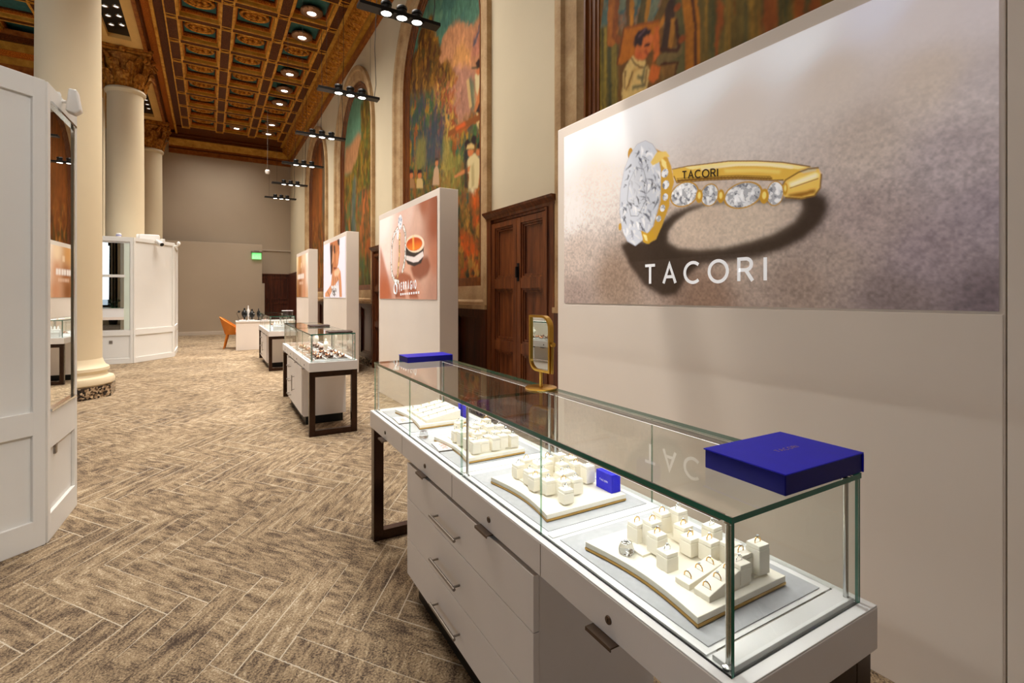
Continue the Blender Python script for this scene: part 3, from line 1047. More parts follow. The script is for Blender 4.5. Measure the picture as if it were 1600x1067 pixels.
mb.build('chamfer_trim', M['kiosk'], K1, bevel=0.003)
mb = MB()
rails(mb, B, Cc, 0.0, 2.80, 0.05, 0.022, ((0.0, 0.16), (0.56, 0.79), (2.70, 2.80)))
mb.build('aisle_trim', M['kiosk'], K1, bevel=0.003)
mb = MB(); wall_face(mb, along(B, Cc, 0.09), along(B, Cc, 0.93), 0.80, 2.69, 0.002, 0.012)
mb.build('mirror', M['mirror'], K1)
mb = MB()
fL, fR = along(B, Cc, 0.085), along(B, Cc, 0.935)
wall_face(mb, along(B, Cc, 0.88), fR, 0.79, 2.70, 0.012, 0.02); wall_face(mb, fL, fR, 0.785, 0.80, 0.0, 0.03); wall_face(mb, fL, fR, 2.685, 2.70, 0.0, 0.03)
mb.build('mirror_frame', M['chrome'], K1)
mb = MB(); wall_face(mb, along(B, Cc, 0.30), along(B, Cc, 0.36), 0.49, 0.565, 0.0, 0.012)
mb.build('outlet_plate', M['steel'], K1, bevel=0.002)
mb = MB(); mb.box(-0.80, -0.72, 4.535, 4.62, 2.77, 2.92)
s1 = thing('motion_detector', 'white wedge-shaped detector on a ball bracket atop the slim mirror', 'detector', (-0.83, 4.56, 2.80))
mb = MB()
mb.prism_y([(0.03, -0.075), (0.085, -0.095), (0.125, -0.06), (0.10, 0.095), (0.05, 0.10)], -0.045, 0.045)
mb.build('housing', M['plastic'], s1, bevel=0.012, bseg=3)
mb = MB(); mb.box(-0.022, -0.004, -0.03, 0.03, -0.06, 0.06); mb.tube([(-0.01, 0, 0), (0.04, 0, 0.0)], 0.012, 10)
mb.build('bracket', M['plastic'], s1)
s1.location = (-0.826, 4.33, 2.775)
s1.scale = (0.85, 0.85, 0.85)

# second kiosk, octagonal, wrapped round the middle column
K2 = thing('display_kiosk', 'white octagonal kiosk with a mirrored niche, wrapped around a column', 'kiosk', (0, 0, 0), 0, 'white chamfered kiosks', kind='thing')
P = [(-2.25, 13.9), (-1.44, 13.9), (-0.74, 14.85), (-0.74, 16.4), (-1.44, 17.35), (-2.25, 17.35), (-2.95, 16.4), (-2.95, 14.85)]
mb = MB()
for i in range(8):
    wall_face(mb, P[i], P[(i + 1) % 8], 0, 2.80, -0.06, 0.0)
cxk, cyk = CX, 15.63
inn = [(cxk + 0.60 * math.cos(R(-112.5 + 45 * i)), cyk + 0.60 * math.sin(R(-112.5 + 45 * i))) for i in range(8)]
for i in range(8):
    j = (i + 1) % 8
    mb.prism([P[i], P[j], inn[j], inn[i]], 2.74, 2.799)
mb.build('body', M['kiosk'], K2)
mb = MB()
rails(mb, P[0], P[1], 0, 2.80, 0.05, 0.022, ((0.0, 0.12), (0.62, 0.73), (2.70, 2.80)))
rails(mb, P[1], P[2], 0, 2.80, 0.05, 0.022, ((0.0, 0.12), (0.62, 0.75), (2.72, 2.80)))
rails(mb, P[2], P[3], 0, 2.80, 0.05, 0.022, ((0.0, 0.12), (0.62, 0.75), (2.72, 2.80)))
mb.build('stile_and_rail_trim', M['kiosk'], K2, bevel=0.003)
mb = MB(); wall_face(mb, (-2.17, 13.9), (-1.60, 13.9), 0.75, 2.66, 0.002, 0.010)
mb.build('mirror', M['mirror'], K2)
mb = MB(); wall_face(mb, (-2.19, 13.9), (-1.58, 13.9), 1.905, 1.965, 0, 0.035)
mb.build('niche_shelf_rail', M['kiosk'], K2)
mb = MB(); wall_face(mb, (-2.17, 13.9), (-1.60, 13.9), 1.03, 1.23, 0, 0.05)
mb.build('white_display_ledge', M['white_in'], K2, bevel=0.003)
mb = MB(); wall_face(mb, (-2.17, 13.9), (-1.60, 13.9), 0.97, 1.03, 0, 0.055)
mb.build('ledge_edge', M['panel'], K2)
mb = MB(); wall_face(mb, (-2.17, 13.9), (-1.60, 13.9), 1.23, 1.236, 0, 0.06)
mb.build('ledge_glass', M['glass_edge'], K2)
mb = MB(); wall_face(mb, (-1.60, 13.9), (-1.50, 13.9), 0.75, 2.66, 0.002, 0.012)
mb.build('frosted_side_strip', plain('frosted_strip', rgb(214, 226, 214), 0.3, var=0.02), K2)
mb = MB(); wall_face(mb, (-2.10, 13.9), (-1.54, 13.9), 0.14, 0.58, 0.0, 0.006)
mb.build('access_door', M['kiosk'], K2)
mb = MB(); wall_face(mb, (-1.86, 13.9), (-1.80, 13.9), 0.45, 0.515, 0.006, 0.014)
mb.build('outlet_plate', M['steel'], K2)
for lab, nm, fn, loc, rz in (
    ('white bullet camera angled off the top edge of the octagonal kiosk', 'bullet_camera', 'bullet', (-1.05, 14.38, 2.80), 0),
    ('small white box projector lying on top of the octagonal kiosk', 'projector', 'box', (-1.22, 14.62, 2.80), 0),
    ('small white cup-shaped sensor on the top edge of the octagonal kiosk', 'sensor', 'cup', (-1.70, 13.96, 2.80), 0),
    ('white elbow-shaped sensor at the outer corner of the octagonal kiosk', 'sensor', 'elbow', (-0.72, 14.86, 2.74), 0)):
    o = thing(nm, lab, nm.split('_')[-1], loc, rz)
    if fn == 'bullet':
        mb = MB(); mb.tube([(0, 0, 0), (0, -0.05, 0.005), (0.03, -0.09, -0.03)], 0.018, 8); mb.build('bracket', M['plastic'], o)
        mb = MB(); mb.tube([(0.02, -0.07, -0.02), (0.06, -0.12, -0.055), (0.12, -0.20, -0.11)], [0.035, 0.045, 0.05], 14); c_ = mb.build('barrel', M['plastic'], o, smooth=True)
        mb = MB(); mb.tube([(0.118, -0.197, -0.108), (0.124, -0.205, -0.114)], 0.042, 14); mb.build('lens', M['black'], c_)
    if fn == 'box':
        mb = MB(); mb.box(-0.18, 0.22, -0.1, 0.1, 0.0, 0.15); mb.build('housing', M['plastic'], o, bevel=0.03, bseg=4)
        mb = MB(); mb.lathe([(0.04, 0), (0.075, 0.01), (0.08, 0.05), (0.05, 0.06)], (-0.235, 0, 0.075), 16, 'x'); mb.build('lens_hood', M['plastic'], o, smooth=True)
        mb = MB(); mb.box(0.23, 0.32, -0.05, 0.05, 0.0, 0.06); mb.build('plug', M['plastic'], o, bevel=0.01)
    if fn == 'cup':
        mb = MB(); mb.lathe([(0.0, 0.0), (0.04, 0.0), (0.045, 0.02), (0.048, 0.07), (0.03, 0.085), (0, 0.088)], seg=16); mb.build('housing', M['plastic'], o, smooth=True)
        mb = MB(); mb.lathe([(0.047, 0.02), (0.051, 0.03), (0.051, 0.045), (0.047, 0.05)], seg=16); mb.build('band', plain('lilac_band', rgb(170, 172, 220), 0.4), o, smooth=True)
    if fn == 'elbow':
        mb = MB(); mb.tube([(-0.02, 0, -0.02), (0.04, -0.01, -0.02), (0.075, -0.02, 0.01)], 0.028, 10); mb.build('arm', M['plastic'], o, smooth=True)
        mb = MB(); mb.ball((0.085, -0.02, 0.045), 0.042, 0.042, 0.055); mb.build('head', M['plastic'], o, smooth=True)

# ================================================================== ADVERTISING PANELS
PX = 2.276
LABP = ['cream wall panel with a huge close-up print of a gold diamond ring',
        'free-standing cream panel printed with rings on a terracotta ground',
        'free-standing cream panel printed with a woman resting her face on ringed hands',
        'free-standing cream panel printed with pale words on an amber gradient']
PANY = [(0.57, 3.072), (5.351, 7.756), (9.90, 12.16), (14.20, 16.30)]
PANELS = []
for k, (y0, y1) in enumerate(PANY):
    o = thing('advertising_panel', LABP[k], 'advertising panel', (PX, (y0 + y1) / 2, 0), 0, 'free-standing advertising panels')
    h = (y1 - y0) / 2
    mb = MB()
    if k == 0:
        mb.box(0.0, 0.235, -h, h, 0, 2.76)
        mb.build('body', M['panel'], o, bevel=0.004)
        mb = MB(); mb.box(-0.0045, 0.003, -h + 0.004, h - 0.082, 0.0, 1.436)
        mb.build('lower_board', M['panel'], o, bevel=0.002)
        mb = MB(); mb.box(-0.004, 0.23, -h - 2.2, -h - 0.006, 0, 2.76)
        mb.build('end_board', M['panel'], o, bevel=0.002)
    else:
        mb.box(0.0, 0.235, -h, h, 0, 2.75)
        mb.build('body', M['panel'], o, bevel=0.004)
    PANELS.append(o)

# ------------------------------------------------------------------ painting flat prints on a fine grid of points
class Print:
    """a flat picture held as colours on the points of a fine grid in (y, z)"""
    def __init__(self, y0, y1, z0, z1, step, seed=1):
        self.ny = int((y1 - y0) / step) + 2
        self.nz = int((z1 - z0) / step) + 2
        self.ys = np.linspace(y0, y1, self.ny)
        self.zs = np.linspace(z0, z1, self.nz)
        self.Y, self.Z = np.meshgrid(self.ys, self.zs)
        self.c = np.zeros((self.nz, self.ny, 3))
        self.rng = np.random.default_rng(seed)
        self.step = (y1 - y0) / (self.ny - 1)
    @staticmethod
    def L(c):
        c = np.array(c, float) / 255
        return np.where(c <= 0.04045, c / 12.92, ((c + 0.055) / 1.055) ** 2.4)
    def noise(self, sy, sz=None, oct_=4, rough=0.55, rot=0.0):
        """value noise with feature size sy x sz metres, about 0..1"""
        sz = sz or sy
        out = np.zeros_like(self.Y); amp, tot = 1.0, 0.0
        cr, sr = math.cos(rot), math.sin(rot)
        Yr, Zr = self.Y * cr + self.Z * sr, -self.Y * sr + self.Z * cr
        for _ in range(oct_):
            tab = self.rng.random((128, 128))
            a = Yr / sy + 50; b = Zr / sz + 50
            i, j = np.floor(a).astype(int), np.floor(b).astype(int)
            fa, fb = a - i, b - j
            fa = fa * fa * (3 - 2 * fa); fb = fb * fb * (3 - 2 * fb)
            t = lambda p, q: tab[p % 128, q % 128]
            out += amp * ((t(i, j) * (1 - fa) + t(i + 1, j) * fa) * (1 - fb) + (t(i, j + 1) * (1 - fa) + t(i + 1, j + 1) * fa) * fb)
            tot += amp; amp *= rough; sy /= 2; sz /= 2
        return out / tot
    def poly(self, pts, soft=0.0):
        """coverage of a polygon, optionally blurred by soft metres"""
        m = np.zeros(self.Y.shape, bool)
        n = len(pts)
        for i in range(n):
            y0, z0 = pts[i]; y1, z1 = pts[(i + 1) % n]
            if z0 == z1: continue
            cond = ((z0 > self.Z) != (z1 > self.Z))
            yi = (y1 - y0) * (self.Z - z0) / (z1 - z0) + y0
            m ^= cond & (self.Y < yi)
        m = m.astype(float)
        return self.blur(m, soft) if soft > self.step * 1.2 else self.fuzz(m)
    @staticmethod
    def fuzz(m):
        """soften stair steps by half a cell"""
        p = np.pad(m, ((1, 1), (1, 1)) + ((0, 0),) * (m.ndim - 2), mode='edge')
        return (4 * m + 2 * (p[:-2, 1:-1] + p[2:, 1:-1] + p[1:-1, :-2] + p[1:-1, 2:]) + p[:-2, :-2] + p[2:, 2:] + p[:-2, 2:] + p[2:, :-2]) / 16
    def blur(self, m, r):
        k = max(1, int(r / self.step))
        for _ in range(3):
            for ax in (0, 1):
                p = np.concatenate([np.repeat(m.take([0], ax), k + 1, ax), m, np.repeat(m.take([-1], ax), k, ax)], ax)
                s = np.cumsum(p, ax)
                n = m.shape[ax]
                w = 2 * k + 1
                m = (s.take(range(w, w + n), ax) - s.take(range(0, n), ax)) / w
        return m
    def ell(self, cy, cz, ry, rz, rot=0.0, soft=0.0):
        c, s = math.cos(rot), math.sin(rot)
        a = (self.Y - cy) * c + (self.Z - cz) * s
        b = -(self.Y - cy) * s + (self.Z - cz) * c
        d = np.sqrt((a / ry) ** 2 + (b / rz) ** 2)
        m = np.clip((1 - d) * min(ry, rz) / max(self.step, soft) + 0.5, 0, 1)
        return m
    def line(self, pts, w, soft=0.0):
        out = np.zeros_like(self.Y)
        for (y0, z0), (y1, z1) in zip(pts[:-1], pts[1:]):
            dy, dz = y1 - y0, z1 - z0
            L2 = dy * dy + dz * dz + 1e-12
            t = np.clip(((self.Y - y0) * dy + (self.Z - z0) * dz) / L2, 0, 1)
            d = np.hypot(self.Y - y0 - t * dy, self.Z - z0 - t * dz)
            out = np.maximum(out, np.clip((w / 2 - d) / max(self.step, soft) + 0.5, 0, 1))
        return out
    def put(self, mask, col, k=1.0):
        col = self.L(col) if not isinstance(col, np.ndarray) else col
        self.c = self.c * (1 - mask[..., None] * k) + col * mask[..., None] * k
    def field(self, pts, power=3.0):
        """smooth field of colours through control points [(y, z, rgb)]"""
        num = np.zeros_like(self.c); den = np.zeros_like(self.Y)
        for y, z, c in pts:
            w = 1.0 / (np.hypot(self.Y - y, self.Z - z) ** power + 1e-4)
            num += w[..., None] * self.L(c); den += w
        self.c = num / den[..., None]
    def warp(self, amt, sy, sz):
        """nudge colours about so edges break up like brush strokes"""
        a = ((self.noise(sy, sz, 2) - 0.5) * 2 * amt / self.step).round().astype(int)
        b = ((self.noise(sy, sz, 2) - 0.5) * 2 * amt / self.step).round().astype(int)
        j, i = np.meshgrid(np.arange(self.ny), np.arange(self.nz))
        self.c = self.c[np.clip(i + b, 0, self.nz - 1), np.clip(j + a, 0, self.ny - 1)]
    def shade(self, f):
        self.c = self.c * f[..., None]
    def mesh(self, name, x, m, parent, keep=None, offset=(0, 0)):
        idx = np.arange(self.nz * self.ny).reshape(self.nz, self.ny)
        q = np.stack([idx[:-1, :-1], idx[1:, :-1], idx[1:, 1:], idx[:-1, 1:]], -1).reshape(-1, 4)
        if keep is not None:
            kk = keep[:-1, :-1].reshape(-1)
            q = q[kk]
        co = np.stack([np.full(self.Y.size, x), self.Y.ravel() - offset[0], self.Z.ravel() - offset[1]], -1)
        me = bpy.data.meshes.new(name)
        me.vertices.add(len(co)); me.vertices.foreach_set('co', co.ravel())
        me.loops.add(q.size); me.loops.foreach_set('vertex_index', q.ravel().astype(np.int32))
        me.polygons.add(len(q)); me.polygons.foreach_set('loop_start', np.arange(0, q.size, 4, dtype=np.int32))
        me.update()
        at = me.attributes.new('print', 'FLOAT_COLOR', 'POINT')
        rgba = np.concatenate([np.clip(self.c, 0, 1).reshape(-1, 3), np.ones((self.Y.size, 1))], 1)
        at.data.foreach_set('color', rgba.ravel().astype(np.float32))
        me.materials.append(m)
        o = bpy.data.objects.new(name, me)
        COL.objects.link(o)
        if parent is not None: o.parent = parent
        return o

# ---- large print: a gold diamond ring lying on suede
def pts_of(lst, ox, oy, s, x):
    return [on_x(ox + a / s, oy + b / s, x) for a, b in lst]
def near_panel_print():
    x = PX - 0.006
    pr = Print(0.584, 2.985, 1.447, 2.683, 0.0034, 3)
    f = lambda u, v: on_x(u, v, x)
    ctl = [((885, 225), (238, 238, 240)), ((960, 190), (240, 240, 242)), ((1100, 110), (238, 238, 240)), ((1250, 60), (236, 236, 240)), ((1380, 5), (222, 220, 232)),
           ((1450, 25), (216, 206, 206)), ((1550, 10), (214, 204, 206)), ((890, 330), (232, 226, 222)), ((930, 290), (226, 216, 208)), ((1150, 190), (214, 202, 194)),
           ((1300, 130), (208, 194, 184)), ((1450, 120), (206, 190, 178)), ((1550, 130), (196, 184, 184)), ((1350, 220), (188, 172, 162)), ((1500, 240), (176, 162, 164)),
           ((900, 400), (196, 178, 166)), ((960, 440), (150, 126, 108)), ((900, 465), (160, 140, 130)), ((1100, 330), (196, 176, 160)), ((1160, 360), (202, 184, 168)),
           ((1100, 465), (134, 106, 88)), ((1250, 450), (146, 126, 114)), ((1350, 350), (164, 146, 142)), ((1450, 400), (144, 128, 132)), ((1550, 330), (150, 136, 142)),
           ((1550, 470), (104, 90, 94)), ((1400, 470), (122, 106, 104)), ((1300, 400), (158, 140, 130))]
    pr.field([(*f(*p), c) for p, c in ctl], 3.2)
    fine = pr.noise(0.012, None, 2); mid = pr.noise(0.06, 0.035, 3, rot=0.3); wave = pr.noise(0.22, 0.07, 3, rot=-0.35)
    fz = np.clip((2.42 - pr.Z + 0.10 * (pr.Y - 1.8)) / 0.55, 0.0, 1)
    fz = np.clip(fz + np.clip((1.5 - pr.Y) / 1.2, 0, 1) * np.clip((2.55 - pr.Z) / 0.4, 0, 1) * 0.5, 0, 1)
    pr.shade(1 + fz * ((fine - 0.5) * 0.6 + (mid - 0.5) * 0.16) + np.clip((1.6 - pr.Y), 0, 1) * np.clip((2.6 - pr.Z) * 2, 0, 1) * (wave - 0.5) * 0.16)
    T = lambda lst: pts_of(lst, 900, 180, 3.557, x)
    # the ring's cast shadow on the suede, part of the printed picture
    outer = T([(245, 722), (300, 690), (400, 700), (470, 600), (540, 540), (640, 500), (730, 480), (1180, 455), (1330, 420), (1395, 450), (1408, 520), (1370, 600), (1270, 690), (1150, 750), (1000, 800), (840, 820), (700, 830), (620, 900), (560, 1000), (480, 1010), (380, 950), (300, 840)])
    hole = T([(512, 700), (515, 650), (550, 600), (620, 545), (720, 505), (850, 490), (1120, 490), (1245, 480), (1255, 520), (1210, 590), (1100, 655), (960, 700), (820, 735), (680, 745), (570, 735)])
    sh = pr.poly(outer, 0.012) * (1 - pr.poly(hole, 0.010))
    low = np.clip((pr.Z - f(0 + 1040, 418)[1]) / 0.10 + 0.5, 0.97, 1)
    pr.put(sh * low, (44, 25, 5), 0.97)
    pr.put(pr.poly(hole, 0.02), (206, 184, 160), 0.35)
    # gold band, far half
    pr.put(pr.poly(T([(535, 300), (620, 283), (850, 255), (1000, 254), (1150, 262), (1300, 285), (1320, 310), (1180, 365), (1090, 362), (900, 354), (720, 362), (560, 376), (538, 340)]), 0.003), (222, 178, 70))
    pr.put(pr.poly(T([(600, 287), (850, 258), (1000, 257), (1150, 265), (1290, 288), (1240, 300), (1000, 280), (800, 283), (640, 302)]), 0.004), (250, 226, 150))
    pr.put(pr.poly(T([(560, 372), (720, 358), (900, 350), (1090, 358), (1090, 346), (900, 338), (700, 346), (560, 358)]), 0.003), (120, 78, 12))
    pr.put(pr.poly(T([(820, 300), (1000, 296), (1140, 305), (1130, 325), (1000, 316), (830, 320)]), 0.006), (244, 208, 108))
    # shoulder
    pr.put(pr.poly(T([(1140, 400), (1165, 360), (1235, 318), (1290, 298), (1345, 292), (1364, 330), (1357, 405), (1325, 448), (1250, 464), (1165, 458), (1140, 430)]), 0.003), (236, 194, 92))
    pr.put(pr.poly(T([(1180, 375), (1330, 318), (1352, 330), (1345, 350), (1190, 405)]), 0.006), (250, 228, 156))
    pr.put(pr.poly(T([(1180, 440), (1330, 410), (1330, 432), (1250, 456), (1180, 452)]), 0.005), (150, 98, 18))
    pr.put(pr.poly(T([(1240, 310), (1300, 290), (1340, 296), (1330, 312), (1260, 322)]), 0.003), (206, 190, 150))
    dark = (112, 72, 12)
    for l, w in (([(535, 300), (620, 283), (850, 255), (1000, 254), (1150, 262), (1300, 285)], 0.006), ([(545, 340), (560, 376), (720, 362), (900, 354), (1090, 362), (1150, 360)], 0.007), ([(1140, 400), (1165, 360), (1235, 318), (1290, 298), (1345, 292)], 0.008), ([(1364, 330), (1357, 405), (1325, 448), (1250, 464), (1165, 458)], 0.008), ([(1190, 405), (1345, 352)], 0.005), ([(560, 352), (700, 342), (900, 334), (1080, 340)], 0.004)):
        pr.put(pr.line(T(l), w, 0.003), dark, 0.8)
    pr.put(pr.line(T([(1200, 385), (1330, 335)]), 0.014, 0.012), (255, 244, 206), 0.8)
    pr.put(pr.line(T([(700, 300), (900, 275), (1080, 275), (1200, 290)]), 0.010, 0.010), (255, 244, 206), 0.7)
    # stones along the band
    facet = pr.noise(0.018, None, 2); facet2 = pr.noise(0.03, 0.012, 2, rot=0.8)
    def stone(cx, cy, rx, ry, rot=0.0, rim=True):
        c0 = T([(cx, cy)])[0]; c1 = T([(cx + rx, cy)])[0]; c2 = T([(cx, cy + ry)])[0]
        a, b = abs(c1[0] - c0[0]), abs(c2[1] - c0[1])
        if rim: pr.put(pr.ell(c0[0], c0[1], a * 1.12, b * 1.12, rot), (186, 140, 52))
        m = pr.ell(c0[0], c0[1], a, b, rot)
        pr.put(m, (228, 228, 230))
        k = (facet > 0.55).astype(float) * 0.55 + (facet2 > 0.6) * 0.35
        pr.put(m * k, (104, 106, 116))
        pr.put(m * (facet < 0.36), (252, 252, 254))
    for q in ((1105, 435, 44, 62), (925, 445, 100, 66), (742, 443, 46, 56), (600, 440, 74, 62)):
        stone(*q)
    for q in ((685, 450, 20, 38), (805, 450, 20, 38), (1046, 450, 26, 42), (1163, 410, 14, 34)):
        c0 = T([(q[0], q[1])])[0]; c1 = T([(q[0] + q[2], q[1])])[0]; c2 = T([(q[0], q[1] + q[3])])[0]
        pr.put(pr.ell(c0[0], c0[1], abs(c1[0] - c0[0]), abs(c2[1] - c0[1])), (196, 146, 40))
        pr.put(pr.ell(c0[0], c0[1] + 0.004, abs(c1[0] - c0[0]) * 0.45, abs(c2[1] - c0[1]) * 0.5), (246, 216, 120))
    # halo and prongs
    pr.put(pr.poly(T([(430, 180), (500, 215), (528, 280), (545, 370), (520, 470), (520, 500), (480, 610), (445, 690), (395, 715), (360, 690), (360, 640), (430, 620), (470, 480), (470, 300), (425, 270)]), 0.002), (204, 156, 52))
    pr.put(pr.poly(T([(470, 230), (500, 260), (512, 330), (500, 300), (478, 280)]), 0.003), (248, 222, 140))
    for q in ((494, 322, 19, 24), (499, 386, 19, 24), (496, 455, 15, 20), (481, 516, 14, 19), (459, 575, 14, 17)):
        stone(*q, rim=False)
    pr.put(pr.ell(*T([(302, 215)])[0], 0.022, 0.038), (190, 140, 50))
    pr.put(pr.ell(*T([(245, 620)])[0], 0.014, 0.024), (200, 154, 60))
    # the big oval diamond, a many-sided outline with shard facets
    big = [(385, 140), (425, 160), (450, 200), (470, 300), (470, 420), (455, 520), (425, 620), (375, 690), (330, 726), (285, 700), (258, 640), (243, 540), (246, 420), (268, 300), (300, 220), (340, 160)]
    m = pr.poly(T(big), 0.002)
    pr.put(m, (206, 209, 217))
    rng = random.Random(5)
    cx, cy = 355, 440
    for k in range(190):
        a = rng.random() * 2 * PI; r = math.sqrt(rng.random())
        px, py = cx + 112 * r * math.cos(a) - (py_ := 285 * r * math.sin(a)) * 0.12, cy + py_
        L_, w_ = rng.uniform(16, 66), rng.uniform(5, 17)
        th = rng.choice((1.2, 1.75, 1.4, 0.5, 2.5)) + rng.uniform(-0.25, 0.25)
        dx, dy = math.cos(th) * L_, math.sin(th) * L_
        tri = [(px, py), (px + dx, py + dy), (px + dx * 0.4 + w_, py + dy * 0.4 - w_ * 0.3)]
        g = rng.choice(((252, 252, 255), (252, 252, 255), (250, 250, 252), (196, 198, 208), (164, 166, 178), (134, 136, 148), (92, 94, 106), (50, 50, 60)))
        pr.put(pr.poly(T(tri)) * m, g, 0.85)
    tab = [(335, 290), (375, 300), (395, 380), (385, 480), (345, 560), (305, 560), (285, 470), (295, 370)]
    pr.put(pr.line(T(tab + tab[:1]), 0.006, 0.004) * m, (150, 152, 160), 0.8)
    pr.put(pr.poly(T([(300, 360), (330, 300), (360, 310), (350, 420), (310, 500)]), 0.004) * m, (206, 208, 214), 0.7)
    pr.put(pr.line(T(big + big[:1]), 0.004, 0.004), (170, 172, 180), 0.7)
    pr.put(pr.poly(T([(415, 262), (450, 205), (500, 200), (523, 232), (490, 232), (460, 262), (425, 280)]), 0.002), (232, 196, 104))
    pr.put(pr.poly(T([(360, 640), (395, 655), (425, 640), (438, 680), (405, 715), (375, 705)]), 0.002), (206, 158, 40))
    pr.put(pr.poly(T([(372, 660), (392, 668), (398, 700), (385, 695)]), 0.003), (252, 232, 150))
    o = PANELS[0]
    poster = pr.mesh('poster', -0.006, M['print'], o, offset=(o.location[1], 0))
    poster['label'] = 'printed suede and gold ring picture'
    def word(text, u0, v0, u1, v1, hgt, stroke, gap, mat, lift=0.0015):
        """word from the left end of its baseline (u0, v0) to the right end (u1, v1)"""
        ya, za = on_x(u0, v0, x); yb, zb = on_x(u1, v1, x)
        y0 = ya - o.location[1]
        def place(a, b, t):
            return (-0.006 - lift - t, y0 - a, za + (zb - za) * a / max(1e-6, abs(yb - ya)) + b)
        w_ = sum(GLYPH[c][0] for c in text) * hgt
        g = (abs(yb - ya) - w_) / (len(text) - 1)
        mb_, L_ = lettering(text, hgt, stroke, g, place)
        mb_.build('lettering', mat, poster)
    word('TACORI', 1008.5, 443.5, 1196, 438.0, on_x(1196, 401.5, x)[1] - on_x(1196, 438, x)[1] - 0.002, 0.017, 0, M['letter_lit'])
    word('TACORI', 1066.5, 279.3, 1121.5, 275.6, 0.040, 0.0075, 0, M['letter_dark'])
near_panel_print()

# ---- rings on terracotta
def terracotta_print():
    x = PX - 0.006
    o = PANELS[1]
    pr = Print(5.42, 7.69, 1.455, 2.665, 0.0065, 7)
    f = lambda u, v: on_x(u, v, x)
    pr.field([(*f(600, 350), (244, 230, 222)), (*f(604, 400), (236, 214, 202)), (*f(600, 460), (170, 92, 58)), (*f(640, 330), (222, 188, 172)), (*f(682, 310), (140, 78, 52)), (*f(680, 350), (144, 78, 50)), (*f(680, 400), (176, 110, 82)), (*f(660, 420), (206, 164, 142)), (*f(678, 460), (176, 128, 108)), (*f(650, 460), (196, 142, 118)), (*f(640, 420), (212, 160, 134)), (*f(652, 345), (210, 170, 150)), (*f(662, 318), (158, 94, 66))], 3.0)
    T = lambda lst, s=11.856, ox=600, oy=330: pts_of(lst, ox, oy, s, x)
    pr.put(pr.poly([f(594, 384), f(594, 466), f(612, 466), f(606, 430)], 0.03), (176, 92, 54), 0.8)
    # dark oval of the drum and of the two bands on the ground
    pr.put(pr.poly([f(641, 417), f(656, 402), f(668, 400), f(673, 415), f(668, 430), f(656, 438), f(646, 434)], 0.02), (132, 66, 38), 0.9)
    pr.put(pr.poly([f(616, 432), f(628, 424), f(641, 430), f(650, 452), f(654, 466), f(640, 466), f(636, 446), f(630, 438), f(634, 466), f(618, 466)], 0.015), (150, 76, 44), 0.9)
    # two slim gem bands
    def band(pl, w, c): pr.put(pr.line(T(pl), w), c)
    outer = [(250, 330), (190, 420), (150, 600), (135, 800), (135, 1000), (150, 1180), (200, 1290), (270, 1310)]
    inner = [(290, 430), (285, 600), (285, 800), (270, 1000), (250, 1200)]
    right = [(360, 290), (395, 400), (400, 600), (395, 800), (375, 980), (340, 1110)]
    for pl in (outer, right):
        band(pl, 0.075, (150, 108, 60)); band(pl, 0.052, (236, 232, 228))
    band(inner, 0.06, (206, 150, 70)); band(inner, 0.02, (250, 226, 170))
    dots = pr.noise(0.03, None, 2)
    for pl in (outer, right, inner):
        m = pr.line(T(pl), 0.05)
        pr.put(m * (dots > 0.58), (126, 108, 92), 0.8)
    for c in ((300, 200, 0.085, 0.10), (255, 430, 0.05, 0.07)):
        q = T([(c[0], c[1])])[0]
        pr.put(pr.ell(q[0], q[1], c[2], c[3]), (232, 234, 240)); pr.put(pr.ell(q[0], q[1], c[2], c[3]) * (dots > 0.55), (140, 146, 160), 0.8)
    # round two-tone drum ring, seen into
    pr.put(pr.poly(T([(405, 620), (740, 560), (730, 830), (690, 960), (560, 1020), (440, 980), (400, 900)]), 0.006), (52, 40, 36))
    pr.put(pr.poly(T([(408, 820), (560, 850), (720, 740), (735, 830), (640, 930), (540, 950), (410, 900)]), 0.006), (228, 214, 208))
    def px_ell(cx, cy, rx, ry, rot=0.0):
        return pr.poly(T([(cx + rx * math.cos(t) * math.cos(rot) - ry * math.sin(t) * math.sin(rot), cy + rx * math.cos(t) * math.sin(rot) + ry * math.sin(t) * math.cos(rot)) for t in [2 * PI * i / 40 for i in range(40)]]), 0.002)
    q = T([(565, 610)])[0]
    pr.put(px_ell(575, 600, 172, 165, -0.35), (236, 212, 184)); pr.put(px_ell(562, 607, 150, 122, -0.35), (196, 70, 20))
    pr.put(px_ell(562, 612, 140, 108, -0.35) * np.clip((q[1] - pr.Z) / 0.10 + 0.45, 0, 1), (238, 132, 36), 0.9)
    pr.put(pr.line(T([(540, 500), (545, 690)]), 0.05, 0.05), (250, 196, 90), 0.8)
    pr.shade(1 + (pr.noise(0.05) - 0.5) * 0.10)
    poster = pr.mesh('poster', -0.006, M['print'], o, offset=(o.location[1], 0))
    poster['label'] = 'terracotta picture of rings'
    ya, za = f(623.5, 453.5); yb, zb = f(650.5, 450)
    y0 = ya - o.location[1]
    place = lambda a, b, t: (-0.008 - t, y0 - a, za + (zb - za) * a / abs(yb - ya) + b)
    H_ = f(636, 441.5)[1] - f(636, 452.5)[1]
    g = (abs(yb - ya) - sum(GLYPH[c][0] for c in 'VERRAGIO') * H_ * 0.62) / 7
    place2 = lambda a, b, t: place(a * 0.62, b, t)
    mb, L_ = lettering('VERRAGIO', H_, 0.026, g / 0.62, place2)
    # emblem: an oval ring with a small stone on top
    cy_, cz_ = f(618.5, 450)
    ring = [(-0.009, cy_ - o.location[1] + 0.068 * math.cos(2 * PI * t / 20), cz_ - 0.01 + 0.072 * math.sin(2 * PI * t / 20)) for t in range(20)]
    mb.build('lettering', M['letter_lit'], poster)
    mb = MB(); mb.tube(ring, 0.011, 4, closed=True)
    mb.build('emblem', M['letter_lit'], poster)
